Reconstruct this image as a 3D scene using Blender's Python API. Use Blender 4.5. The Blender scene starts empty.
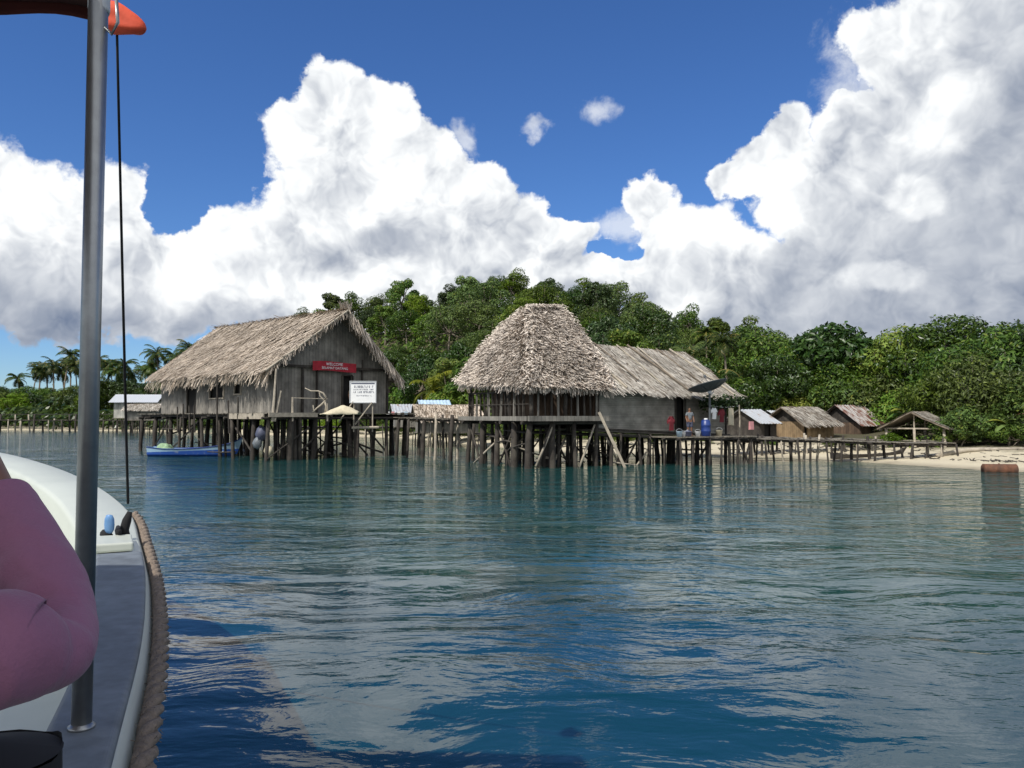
import bpy, bmesh, math, random
from mathutils import Vector, Matrix, noise
R = math.radians
rnd = random.Random(7)
scn = bpy.context.scene
COL = scn.collection

# ---------------------------------------------------------------- camera
EYE = 2.0
FPX = 800.0
PITCH = math.atan(33.0 / FPX)
cam_d = bpy.data.cameras.new('camera')
cam = bpy.data.objects.new('camera', cam_d)
COL.objects.link(cam)
cam_d.sensor_width = 36.0
cam_d.lens = 36.0 * FPX / 1024.0
cam_d.clip_start = 0.05
cam_d.clip_end = 9000
cam.location = (0, 0, EYE)
cam.rotation_euler = (math.pi / 2 + PITCH, 0, 0)
scn.camera = cam

scn.view_settings.view_transform = 'Standard'
scn.view_settings.look = 'None'
scn.view_settings.gamma = 1
scn.view_settings.use_curve_mapping = False
scn.view_settings.exposure = 0.1
scn.render.engine = 'CYCLES'
scn.cycles.max_bounces = 4
scn.cycles.transparent_max_bounces = 8

# ---------------------------------------------------------------- sun
SUN_DIR = Vector((-0.42, -0.52, 0.80)).normalized()      # towards the sun
sun_d = bpy.data.lights.new('sun', 'SUN')
sun_d.energy = 4.2
sun_d.angle = R(0.55)
sun_d.color = (1.0, 0.95, 0.87)
sun = bpy.data.objects.new('sun', sun_d)
COL.objects.link(sun)
sun.rotation_euler = SUN_DIR.to_track_quat('Z', 'Y').to_euler()
sun.location = (-20, -20, 40)

# ---------------------------------------------------------------- world: sky + cumulus laid out by azimuth / elevation
def ae(px, py):
    u = (px - 512) / FPX
    v = (384 - py) / FPX
    d = Vector((u, math.cos(PITCH) - v * math.sin(PITCH), math.sin(PITCH) + v * math.cos(PITCH)))
    return math.atan2(d.x, d.y), math.atan2(d.z, math.hypot(d.x, d.y))

def at(px, py, Y):
    u = (px - 512) / FPX
    v = (384 - py) / FPX
    d = Vector((u, math.cos(PITCH) - v * math.sin(PITCH), math.sin(PITCH) + v * math.cos(PITCH)))
    d *= Y / d.y
    return Vector((d.x, d.y, d.z + EYE))

world = bpy.data.worlds.new('World')
scn.world = world
world.use_nodes = True
world.cycles.sampling_method = 'MANUAL'
world.cycles.sample_map_resolution = 256
wt = world.node_tree
wt.nodes.clear()

class NT:
    def __init__(s, tree): s.t = tree; s.n = tree.nodes; s.l = tree.links
    def put(s, sock, v):
        if isinstance(v, bpy.types.NodeSocket): s.l.new(v, sock)
        elif v is not None:
            sock.default_value = v
    def m(s, op, a, b=None, c=None, clamp=False):
        n = s.n.new('ShaderNodeMath'); n.operation = op; n.use_clamp = clamp
        for i, v in enumerate((a, b, c)): s.put(n.inputs[i], v)
        return n.outputs[0]
    def vm(s, op, a, b=None, scale=None):
        n = s.n.new('ShaderNodeVectorMath'); n.operation = op
        s.put(n.inputs[0], a); s.put(n.inputs[1], b)
        if scale is not None: s.put(n.inputs['Scale'], scale)
        return n.outputs['Value'] if op in ('LENGTH', 'DOT_PRODUCT', 'DISTANCE') else n.outputs[0]
    def rng(s, v, a, b, c=0.0, d=1.0, smooth=False):
        n = s.n.new('ShaderNodeMapRange'); n.clamp = True
        if smooth: n.interpolation_type = 'SMOOTHSTEP'
        s.put(n.inputs[0], v)
        for i, x in enumerate((a, b, c, d)): s.put(n.inputs[i + 1], x)
        return n.outputs[0]
    def noise(s, vec, scale, detail=3, rough=0.5, dist=0.0, col=False):
        n = s.n.new('ShaderNodeTexNoise')
        s.put(n.inputs['Vector'], vec); s.put(n.inputs['Scale'], scale); s.put(n.inputs['Detail'], detail)
        s.put(n.inputs['Roughness'], rough); s.put(n.inputs['Distortion'], dist)
        return n.outputs['Color' if col else 'Fac']
    def voro(s, vec, scale, detail=0, rough=0.5, rand=1.0, feature='F1', out='Distance'):
        n = s.n.new('ShaderNodeTexVoronoi'); n.feature = feature
        s.put(n.inputs['Vector'], vec); s.put(n.inputs['Scale'], scale)
        if 'Detail' in n.inputs: s.put(n.inputs['Detail'], detail); s.put(n.inputs['Roughness'], rough)
        s.put(n.inputs['Randomness'], rand)
        return n.outputs[out]
    def mix(s, f, a, b, mode='MIX'):
        n = s.n.new('ShaderNodeMix'); n.data_type = 'RGBA'; n.blend_type = mode
        s.put(n.inputs[0], f)
        for k, v in ((6, a), (7, b)):
            if isinstance(v, (tuple, list)) and len(v) == 3: v = (*v, 1)
            s.put(n.inputs[k], v)
        return n.outputs[2]
    def xyz(s, v):
        n = s.n.new('ShaderNodeSeparateXYZ'); s.put(n.inputs[0], v); return n.outputs
    def comb(s, x, y, z):
        n = s.n.new('ShaderNodeCombineXYZ')
        for i, v in enumerate((x, y, z)): s.put(n.inputs[i], v)
        return n.outputs[0]
    def mapping(s, v, scale=(1, 1, 1), rot=(0, 0, 0), loc=(0, 0, 0)):
        n = s.n.new('ShaderNodeMapping'); s.put(n.inputs[0], v)
        n.inputs['Scale'].default_value = scale; n.inputs['Rotation'].default_value = rot; n.inputs['Location'].default_value = loc
        return n.outputs[0]

W = NT(wt)
tc = wt.nodes.new('ShaderNodeTexCoord').outputs['Generated']
D = W.vm('NORMALIZE', tc)
# turbulence of the cloud outline
w1 = W.vm('SUBTRACT', W.noise(D, 9.0, 4, 0.55, col=True), (0.5, 0.5, 0.5))
w2 = W.vm('SUBTRACT', W.noise(D, 34.0, 4, 0.6, col=True), (0.5, 0.5, 0.5))
wsum = W.vm('ADD', W.vm('SCALE', w1, scale=0.075), W.vm('SCALE', w2, scale=0.022))
o = W.xyz(D)
A = W.m('ARCTAN2', o[0], o[1])
E = W.m('ARCSINE', o[2])
P0 = W.comb(A, E, 0.0)
P = W.vm('MULTIPLY', W.vm('ADD', P0, wsum), (1, 1, 0))

def field(blobs, vec):
    acc = None
    for (px, py, rx, ry) in blobs:
        a, e = ae(px, py)
        cosE = math.cos(e)
        v = W.vm('MULTIPLY', W.vm('SUBTRACT', vec, (a, e, 0)), (FPX / rx * 0.97, FPX / ry, 0))
        g = W.m('SUBTRACT', 1.0, W.vm('LENGTH', v))
        acc = g if acc is None else W.m('SMOOTH_MAX', acc, g, 0.12)
    return acc

BLOBS = [(20, 215, 80, 65), (-60, 230, 120, 110), (105, 225, 62, 66), (40, 290, 130, 56), (150, 300, 70, 42),
         (332, 108, 52, 52), (388, 118, 50, 44), (295, 125, 45, 45), (330, 165, 75, 65), (415, 165, 60, 55), (455, 200, 70, 50),
         (330, 235, 120, 70), (235, 245, 62, 48), (200, 290, 90, 56), (330, 300, 160, 60), (480, 195, 45, 40), (548, 235, 60, 58),
         (470, 250, 120, 70), (520, 300, 140, 50), (655, 205, 38, 40), (640, 270, 70, 40), (700, 245, 80, 55), (720, 300, 110, 50),
         (745, 180, 42, 22), (788, 130, 30, 34), (765, 160, 34, 26), (815, 205, 60, 50), (850, 130, 50, 44), (905, 60, 66, 64), (960, 20, 80, 70),
         (1000, 100, 130, 130), (900, 170, 100, 90), (870, 255, 130, 80), (1020, 230, 160, 120), (1060, -60, 110, 100), (930, 305, 160, 40),
         (1200, 100, 180, 220), (1400, 200, 160, 140), (-260, 240, 130, 80), (-500, 200, 160, 100), (1800, 250, 260, 110), (800, 310, 80, 50), (945, 190, 90, 70), (900, 345, 240, 40), (640, 330, 120, 40)]
HOLES = [(620, 247, 26, 9), (176, 205, 34, 34), (585, 195, 40, 26)]
GREY = [(-10, 320, 190, 70), (90, 320, 90, 30), (980, 270, 230, 140), (1040, 140, 120, 150), (850, 310, 190, 66), (1100, 60, 120, 160),
        (395, 245, 50, 18), (600, 292, 60, 22), (230, 335, 110, 26)]
WHITE = [(880, 277, 38, 20), (915, 190, 34, 22), (760, 215, 60, 40), (950, 110, 50, 40)]
F = field(BLOBS, P)
H = field(HOLES, P)
G = field(GREY, P)
Wh = field(WHITE, P)
F = W.m('SUBTRACT', F, W.m('MULTIPLY', W.m('MAXIMUM', H, 0.0), 1.1))

def billow(vec):
    big = W.voro(vec, 11.0, 4.0, 0.55, 1.0)
    return W.m('SUBTRACT', 1.0, big)
Dw = W.vm('ADD', D, W.vm('SCALE', w2, scale=0.05))
b1 = billow(Dw)
LOFF = Vector((-0.012, 0.0, 0.020))
b2 = billow(W.vm('ADD', Dw, tuple(LOFF)))
fb = W.noise(D, 16.0, 6, 0.6)
F0 = F
F = W.m('MULTIPLY_ADD', F, 1.5, 0.13)
dens = W.m('ADD', F, W.m('ADD', W.m('MULTIPLY', W.m('SUBTRACT', b1, 0.55), 0.55), W.m('MULTIPLY', W.m('SUBTRACT', fb, 0.45), 0.36)))
alpha = W.rng(dens, 0.0, 0.22, 0, 1, True)
# small torn wisps
wn = W.noise(D, 26.0, 5, 0.65, 0.3)
WI = field([(594, 112, 24, 18), (536, 130, 18, 9), (462, 138, 20, 26), (620, 225, 50, 22), (870, 100, 60, 90)], P)
wisp = W.m('MULTIPLY', W.rng(W.m('ADD', WI, W.m('MULTIPLY', W.m('SUBTRACT', wn, 0.5), 1.6)), 0.15, 0.9, 0, 1, True), 0.6)
alpha_t = W.m('MAXIMUM', alpha, wisp)
# unseen broken cloud added behind and above the boat to whiten the fill light
ox = W.m('ADD', W.m('MULTIPLY', o[1], -1.0), W.m('MULTIPLY', o[2], 0.35))
back = W.rng(W.m('ADD', ox, W.m('MULTIPLY', W.m('SUBTRACT', W.noise(D, 2.6, 5, 0.55), 0.5), 2.2)), 0.05, 0.45, 0, 0.92, True)
alpha_t = W.m('MAXIMUM', alpha_t, back)
# shading of the billows
def puffs(vec):
    return W.m('ADD', W.m('MULTIPLY', W.m('SUBTRACT', 1.0, W.voro(vec, 6.5, 1.0, 0.4)), 1.0), W.m('MULTIPLY', W.m('SUBTRACT', 1.0, W.voro(vec, 19.0, 3.0, 0.6)), 0.62))
Dp = W.vm('ADD', D, W.vm('SCALE', W.vm('SUBTRACT', W.noise(D, 14.0, 3, 0.5, col=True), (0.5, 0.5, 0.5)), scale=0.07))
BIG = [b for b in BLOBS if -150 < b[0] < 1250 and b[2] >= 50]
macro = W.m('SUBTRACT', field(BIG, P), field(BIG, W.vm('ADD', P, (-0.016, 0.030, 0.0))))
s1 = puffs(Dp); s2 = puffs(W.vm('ADD', Dp, (-0.020, 0.0, 0.034)))
lit = W.m('ADD', W.m('MULTIPLY', W.m('SUBTRACT', s1, s2), 0.78), W.m('MULTIPLY', macro, 0.42))
soft = W.m('MULTIPLY', W.m('SUBTRACT', W.noise(D, 7.0, 4, 0.55), 0.5), 0.34)
gshade = W.m('MULTIPLY', W.rng(G, -0.20, 0.75, 0, 1, True), 0.54)
edge = W.rng(dens, 0.12, 0.9, 0.05, -0.08)
lum = W.m('ADD', W.m('ADD', 0.885, W.m('MULTIPLY', lit, W.rng(G, 0.0, 0.6, 1.0, 0.45))), W.m('ADD', soft, edge))
lum = W.m('SUBTRACT', lum, gshade)
lum = W.m('ADD', lum, W.m('MULTIPLY', W.rng(Wh, 0, 0.5, 0, 1, True), 0.35))
lum = W.rng(lum, -0.1, 1.0, 0.0, 1.0)
ccol = W.mix(lum, (0.115, 0.165, 0.275), (0.97, 0.99, 1.0))
# a thinner look towards edges lets blue through
sky = wt.nodes.new('ShaderNodeTexSky')
sky.sky_type = 'NISHITA'
sky.sun_disc = False
sky.sun_elevation = math.asin(SUN_DIR.z)
sky.sun_rotation = math.atan2(SUN_DIR.x, SUN_DIR.y)
sky.air_density = 1.0
sky.dust_density = 0.0
sky.ozone_density = 2.2
hs = wt.nodes.new('ShaderNodeHueSaturation')
hs.inputs['Saturation'].default_value = 1.12
wt.links.new(sky.outputs[0], hs.inputs['Color'])
bg1 = wt.nodes.new('ShaderNodeBackground'); wt.links.new(W.vm('MULTIPLY', hs.outputs[0], (0.66, 0.90, 1.30)), bg1.inputs[0]); bg1.inputs[1].default_value = 0.086
bg2 = wt.nodes.new('ShaderNodeBackground'); wt.links.new(ccol, bg2.inputs[0]); bg2.inputs[1].default_value = 0.98
ms = wt.nodes.new('ShaderNodeMixShader')
wt.links.new(alpha_t, ms.inputs[0]); wt.links.new(bg1.outputs[0], ms.inputs[1]); wt.links.new(bg2.outputs[0], ms.inputs[2])
wo = wt.nodes.new('ShaderNodeOutputWorld'); wt.links.new(ms.outputs[0], wo.inputs[0])

# ---------------------------------------------------------------- materials
def newmat(name):
    m = bpy.data.materials.new(name); m.use_nodes = True
    t = NT(m.node_tree); t.n.clear()
    out = t.n.new('ShaderNodeOutputMaterial')
    b = t.n.new('ShaderNodeBsdfPrincipled')
    t.l.new(b.outputs[0], out.inputs[0])
    return m, t, b, out

def bump(t, b, h, dist=0.02, strength=1.0):
    n = t.n.new('ShaderNodeBump'); n.inputs['Distance'].default_value = dist; n.inputs['Strength'].default_value = strength
    t.put(n.inputs['Height'], h); t.l.new(n.outputs[0], b.inputs['Normal']); return n

def island(t):
    g = t.n.new('ShaderNodeNewGeometry'); return g.outputs['Random Per Island']

def simple(name, col, rough=0.6, metal=0.0, var=0.15, scale=6.0, bmp=0.0, dirt=None):
    m, t, b, o = newmat(name)
    P = t.n.new('ShaderNodeTexCoord').outputs['Object']
    n = t.noise(P, scale, 4, 0.6)
    f = t.rng(n, 0.3, 0.7, 1 - var, 1 + var)
    c = t.vm('SCALE', tuple(col), scale=f)
    if dirt:
        n2 = t.noise(P, scale * 0.37, 5, 0.65)
        c = t.mix(t.rng(n2, 0.5, 0.68, 0, 0.8), c, dirt)
    t.put(b.inputs['Base Color'], c)
    b.inputs['Roughness'].default_value = rough; b.inputs['Metallic'].default_value = metal
    if bmp: bump(t, b, n, bmp)
    return m

def strands(name, c1, c2, c3, rough=0.9):
    """thatch, dry fronds: each strand has its own tone"""
    m, t, b, o = newmat(name)
    P = t.n.new('ShaderNodeTexCoord').outputs['Object']
    i = island(t)
    f = t.m('FRACT', t.m('MULTIPLY', i, 17.3))
    c = t.mix(i, c1, c2)
    c = t.mix(t.rng(f, 0.72, 0.78), c, c3)
    n = t.noise(P, 0.8, 4, 0.6)
    c = t.vm('SCALE', c, scale=t.rng(n, 0.3, 0.7, 0.72, 1.2))
    t.put(b.inputs['Base Color'], c); b.inputs['Roughness'].default_value = rough
    return m

def planks(name, c1, c2, axis='X', width=0.16, bmp=0.008, rough=0.85):
    """weathered boards / split bamboo: tone changes from board to board, worn streaks along them"""
    m, t, b, o = newmat(name)
    P = t.n.new('ShaderNodeTexCoord').outputs['Object']
    x, y, z = t.xyz(P)[0:3]
    h = t.m('ADD', x, t.m('MULTIPLY', y, 0.93)) if axis == 'X' else z
    u = t.m('DIVIDE', h, width)
    cell = t.m('FLOOR', u)
    wn = t.n.new('ShaderNodeTexWhiteNoise'); wn.noise_dimensions = '1D'; t.put(wn.inputs['W'], cell)
    fr = t.m('FRACT', u)
    gap = t.m('MULTIPLY', t.rng(fr, 0.0, 0.08), t.rng(fr, 1.0, 0.92))
    sc = (2, 2, 0.5) if axis == 'X' else (0.6, 0.6, 6)
    n = t.noise(t.mapping(P, sc), 5.0, 5, 0.65)
    n2 = t.noise(P, 1.3, 4, 0.6)
    f = t.m('ADD', t.m('MULTIPLY', wn.outputs[0], 0.45), t.m('MULTIPLY', n, 0.6), clamp=True)
    c = t.mix(f, c1, c2)
    c = t.vm('SCALE', c, scale=t.m('MULTIPLY', t.rng(gap, 0, 1, 0.45, 1.0), t.rng(n2, 0.35, 0.65, 0.6, 1.25)))
    t.put(b.inputs['Base Color'], c); b.inputs['Roughness'].default_value = rough
    bump(t, b, t.m('ADD', gap, t.m('MULTIPLY', n, 0.5)), bmp)
    return m

def metal_sheet(name, c1, c2, rust, amount=0.5):
    m, t, b, o = newmat(name)
    P = t.n.new('ShaderNodeTexCoord').outputs['Object']
    n = t.noise(t.mapping(P, (3, 0.7, 1)), 2.2, 5, 0.65)
    n2 = t.noise(P, 9, 3, 0.6)
    c = t.mix(n2, c1, c2)
    r = t.rng(n, 0.62 - 0.35 * amount, 0.70 - 0.3 * amount)
    c = t.mix(r, c, rust)
    t.put(b.inputs['Base Color'], c)
    b.inputs['Metallic'].default_value = 0.25
    b.inputs['Roughness'].default_value = 0.5
    return m

def leafmat(name, c_dark, c_lite, c_new=None, gloss=0.42, transl=0.18):
    m, t, b, out = newmat(name)
    oi = t.n.new('ShaderNodeObjectInfo')
    i = island(t)
    f = t.m('FRACT', t.m('MULTIPLY', i, 31.7))
    base = t.mix(f, c_dark, c_lite)
    hue = t.n.new('ShaderNodeHueSaturation')
    t.put(hue.inputs['Hue'], t.rng(oi.outputs['Random'], 0, 1, 0.485, 0.525))
    t.put(hue.inputs['Value'], t.rng(t.m('FRACT', t.m('MULTIPLY', oi.outputs['Random'], 7.13)), 0, 1, 0.58, 1.18))
    t.put(hue.inputs['Saturation'], t.rng(t.m('FRACT', t.m('MULTIPLY', oi.outputs['Random'], 3.77)), 0, 1, 0.8, 1.1))
    t.l.new(base, hue.inputs['Color'])
    c = hue.outputs[0]
    if c_new: c = t.mix(t.rng(t.m('FRACT', t.m('MULTIPLY', i, 91.3)), 0.9, 0.92), c, c_new)
    t.put(b.inputs['Base Color'], c); b.inputs['Roughness'].default_value = gloss
    b.inputs['Specular IOR Level'].default_value = 0.18
    tr = t.n.new('ShaderNodeBsdfTranslucent'); t.put(tr.inputs[0], t.mix(0.5, c, (0.12, 0.2, 0.02)))
    mx = t.n.new('ShaderNodeMixShader'); mx.inputs[0].default_value = transl
    t.l.new(b.outputs[0], mx.inputs[1]); t.l.new(tr.outputs[0], mx.inputs[2]); t.l.new(mx.outputs[0], out.inputs[0])
    return m

M = {}
M['leaf'] = leafmat('leaf_green', (0.022, 0.046, 0.006), (0.120, 0.185, 0.022), (0.13, 0.17, 0.03))
M['leaf_bright'] = leafmat('leaf_bright', (0.075, 0.14, 0.014), (0.17, 0.26, 0.03), (0.2, 0.22, 0.04))
M['leaf_dark'] = leafmat('leaf_dark_glossy', (0.012, 0.028, 0.006), (0.060, 0.10, 0.018), (0.15, 0.2, 0.12), 0.30, 0.12)
M['leaf_yellow'] = leafmat('leaf_yellow', (0.12, 0.15, 0.015), (0.26, 0.25, 0.03), None)
M['palm'] = leafmat('palm_frond', (0.030, 0.060, 0.012), (0.085, 0.125, 0.025), (0.22, 0.18, 0.05), 0.4)
M['bark'] = simple('bark', (0.20, 0.17, 0.13), 0.9, 0, 0.35, 5, 0.02)
M['thatch'] = strands('thatch', (0.40, 0.33, 0.26), (0.66, 0.57, 0.47), (0.22, 0.17, 0.12))
M['thatch_pale'] = strands('thatch_pale', (0.44, 0.38, 0.32), (0.74, 0.66, 0.58), (0.17, 0.13, 0.10))
M['thatch_grey'] = strands('thatch_grey', (0.36, 0.33, 0.285), (0.60, 0.56, 0.49), (0.22, 0.185, 0.15))
M['thatch_under'] = simple('thatch_under', (0.16, 0.13, 0.10), 0.95, 0, 0.3, 4, 0.02)
M['fringe'] = strands('thatch_fringe', (0.20, 0.165, 0.125), (0.40, 0.34, 0.27), (0.11, 0.09, 0.07))
M['wall'] = planks('weathered_wall', (0.135, 0.127, 0.113), (0.28, 0.262, 0.228), 'X', 0.17)
M['wall_weave'] = planks('split_bamboo_wall', (0.19, 0.18, 0.16), (0.38, 0.36, 0.315), 'Z', 0.075)
M['wall_tan'] = planks('tan_wall', (0.20, 0.135, 0.075), (0.36, 0.26, 0.15), 'X', 0.14)
M['wall_brown'] = planks('brown_wall', (0.07, 0.045, 0.03), (0.15, 0.10, 0.065), 'X', 0.18)
M['wall_pale'] = planks('pale_wall', (0.30, 0.30, 0.27), (0.45, 0.44, 0.40), 'X', 0.25)
M['block'] = simple('blue_block', (0.12, 0.26, 0.50), 0.35)
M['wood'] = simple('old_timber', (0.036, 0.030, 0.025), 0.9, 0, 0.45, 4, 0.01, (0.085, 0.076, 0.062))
M['wood_pale'] = simple('sun_bleached_timber', (0.34, 0.30, 0.24), 0.9, 0, 0.3, 5, 0.01)
M['deck'] = planks('deck_boards', (0.12, 0.105, 0.085), (0.27, 0.245, 0.20), 'X', 0.13)
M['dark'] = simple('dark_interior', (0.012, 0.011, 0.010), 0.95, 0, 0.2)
M['tin'] = metal_sheet('silver_tin', (0.40, 0.42, 0.44), (0.54, 0.56, 0.58), (0.30, 0.22, 0.16), 0.15)
M['tin_rust'] = metal_sheet('rusty_tin', (0.36, 0.33, 0.31), (0.52, 0.50, 0.47), (0.17, 0.07, 0.045), 0.45)
M['tin_white'] = metal_sheet('white_tin', (0.50, 0.53, 0.56), (0.60, 0.62, 0.64), (0.5, 0.48, 0.45), 0.05)
M['red'] = simple('red_cloth', (0.36, 0.015, 0.03), 0.8, 0, 0.2)
M['white'] = simple('white_paint', (0.78, 0.79, 0.80), 0.5, 0, 0.05, 3)
M['ink'] = simple('blue_black_paint', (0.07, 0.08, 0.13), 0.6)
M['blue'] = simple('blue_paint', (0.03, 0.10, 0.36), 0.5, 0, 0.2, 3, 0, (0.06, 0.14, 0.3))
M['pale_blue'] = simple('pale_blue_paint', (0.42, 0.56, 0.68), 0.5, 0, 0.15, 3, 0, (0.3, 0.36, 0.42))
M['plastic_blue'] = simple('blue_plastic', (0.012, 0.035, 0.17), 0.4)
M['green_net'] = simple('green_net', (0.22, 0.33, 0.20), 0.9, 0, 0.35, 14, 0.02)
M['rust'] = simple('rusty_steel', (0.13, 0.055, 0.03), 0.9, 0.0, 0.4, 7, 0.01, (0.07, 0.04, 0.028))
M['dish'] = simple('grey_mesh_dish', (0.085, 0.095, 0.105), 0.55, 0.3)
M['tan_sack'] = simple('tan_sacking', (0.50, 0.45, 0.33), 0.9, 0, 0.15)
M['steel'] = simple('brushed_steel', (0.30, 0.31, 0.32), 0.38, 0.8, 0.10, 30)
M['gel'] = simple('white_gelcoat', (0.47, 0.50, 0.45), 0.4, 0, 0.05, 2, 0, (0.40, 0.43, 0.39))
M['gel_grey'] = simple('shaded_grey_deck_paint', (0.135, 0.155, 0.175), 0.6, 0, 0.28, 9, 0.002, (0.085, 0.098, 0.115))  # grey deck paint, darkened to carry the awning shade as well
M['black_cloth'] = simple('black_cloth', (0.010, 0.010, 0.012), 0.95)
M['canopy'] = simple('maroon_canvas', (0.07, 0.012, 0.010), 0.9, 0, 0.2)
M['orange'] = simple('orange_canvas', (0.62, 0.075, 0.03), 0.75, 0, 0.12, 12, 0.004)
M['skin'] = simple('brown_skin', (0.20, 0.10, 0.06), 0.55, 0, 0.08, 8)
M['hair'] = simple('black_hair', (0.012, 0.010, 0.009), 0.5)
M['teal_cloth'] = simple('teal_cloth', (0.10, 0.22, 0.22), 0.9)
M['pink_cloth'] = simple('pink_cloth', (0.55, 0.25, 0.26), 0.9)

def ropemat():
    m, t, b, o = newmat('coir_rope')
    P = t.n.new('ShaderNodeTexCoord').outputs['Object']
    n = t.noise(P, 40, 4, 0.6)
    t.put(b.inputs['Base Color'], t.mix(n, (0.07, 0.056, 0.046), (0.32, 0.25, 0.19)))
    b.inputs['Roughness'].default_value = 0.95
    bump(t, b, n, 0.01)
    return m
M['rope'] = ropemat()

def sleevemat():
    m, t, b, o = newmat('mauve_knit')
    P = t.n.new('ShaderNodeTexCoord').outputs['Object']
    n = t.noise(P, 7, 4, 0.55)
    n2 = t.noise(P, 260, 2, 0.6)
    t.put(b.inputs['Base Color'], t.mix(t.m('ADD', t.m('MULTIPLY', n, 0.7), t.m('MULTIPLY', n2, 0.35)), (0.20, 0.080, 0.145), (0.29, 0.12, 0.205)))
    b.inputs['Roughness'].default_value = 0.95
    b.inputs['Sheen Weight'].default_value = 0.15
    wv = t.n.new('ShaderNodeTexWave'); t.put(wv.inputs['Vector'], P); wv.inputs['Scale'].default_value = 9.0
    wv.bands_direction = 'DIAGONAL'; wv.inputs['Distortion'].default_value = 9.0; wv.inputs['Detail'].default_value = 3
    h = t.m('ADD', t.m('MULTIPLY', wv.outputs['Fac'], 0.35), t.m('ADD', t.m('MULTIPLY', n, 0.9), t.m('MULTIPLY', n2, 0.22)))
    bump(t, b, h, 0.0045)
    return m
M['red_dark'] = simple('dark_red_cloth', (0.15, 0.012, 0.02), 0.85, 0, 0.25)
M['sleeve'] = sleevemat()

def sandmat():
    m, t, b, o = newmat('sand')
    P = t.n.new('ShaderNodeTexCoord').outputs['Object']
    n = t.noise(P, 0.7, 6, 0.7); n2 = t.noise(P, 14, 4, 0.7)
    z = t.xyz(P)[2]
    c = t.mix(n2, (0.46, 0.40, 0.28), (0.62, 0.56, 0.42))
    c = t.mix(t.rng(n, 0.52, 0.68, 0, 0.7), c, (0.28, 0.24, 0.17))
    soil_shade = t.mix(n2, (0.05, 0.045, 0.025), (0.10, 0.09, 0.045))
    c = t.mix(t.rng(t.m('ADD', z, t.m('MULTIPLY', t.m('SUBTRACT', n, 0.5), 0.8)), 0.42, 0.62), c, soil_shade)  # forest soil, brought low over the sand to paint in shade under the huts
    c = t.mix(t.rng(z, 0.10, 0.02, 0, 0.55), c, (0.20, 0.17, 0.12))
    t.put(b.inputs['Base Color'], c); b.inputs['Roughness'].default_value = 0.95
    bump(t, b, t.m('ADD', n2, n), 0.05)
    return m
M['sand'] = sandmat()

def watermat():
    m, t, b, o = newmat('sea_water')
    g = t.n.new('ShaderNodeNewGeometry').outputs['Position']
    x, y, z = t.xyz(g)[0:3]
    # body colour: deep blue channel below the boat, teal over the shallow reef, olive over the sand
    nn = t.noise(t.mapping(g, (0.06, 0.16, 1)), 1.0, 3, 0.5)
    dist = t.m('ADD', t.m('ADD', y, t.m('MULTIPLY', x, 0.35)), t.m('MULTIPLY', t.m('SUBTRACT', nn, 0.5), 16.0))
    c = t.mix(t.rng(dist, 7, 15, 0, 1, True), (0.003, 0.034, 0.054), (0.010, 0.058, 0.060))
    c = t.mix(t.rng(dist, 15, 32, 0, 1, True), c, (0.009, 0.046, 0.046))
    c = t.mix(t.rng(dist, 34, 44, 0, 1, True), c, (0.055, 0.085, 0.062))
    c = t.mix(t.rng(x, -6, -28, 0, 0.75, True), c, (0.02, 0.062, 0.078))
    t.put(b.inputs['Base Color'], c)
    b.inputs['Roughness'].default_value = 0.045
    b.inputs['IOR'].default_value = 1.36
    b.inputs['Specular IOR Level'].default_value = 0.5
    # ripples: crossing trains of short waves over a slow swell; calm patches between
    gw = t.vm('ADD', g, t.vm('SCALE', t.vm('SUBTRACT', t.noise(g, 0.35, 3, 0.5, col=True), (0.5, 0.5, 0.5)), scale=1.6))
    h1 = t.noise(t.mapping(gw, (0.55, 1.25, 1), (0, 0, R(8))), 0.9, 2, 0.45)
    h2 = t.noise(t.mapping(gw, (0.8, 1.9, 1), (0, 0, R(-16))), 2.0, 3, 0.5)
    h3 = t.noise(t.mapping(gw, (1, 1.6, 1), (0, 0, R(22))), 6.5, 3, 0.5)
    calm = t.rng(t.noise(t.mapping(g, (0.10, 0.22, 1), (0, 0, R(10))), 1.0, 3, 0.55), 0.36, 0.62, 0.30, 1.0, True)
    h = t.m('ADD', t.m('MULTIPLY', h1, t.rng(y, 9.0, 30.0, 0.060, 0.15)), t.m('MULTIPLY', t.m('MULTIPLY', calm, t.rng(y, 5.0, 22.0, 0.5, 2.1, True)), t.m('ADD', t.m('MULTIPLY', h2, 0.046), t.m('MULTIPLY', h3, 0.013))))
    bump(t, b, h, 1.0, 1.0)
    return m
M['water'] = watermat()

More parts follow.
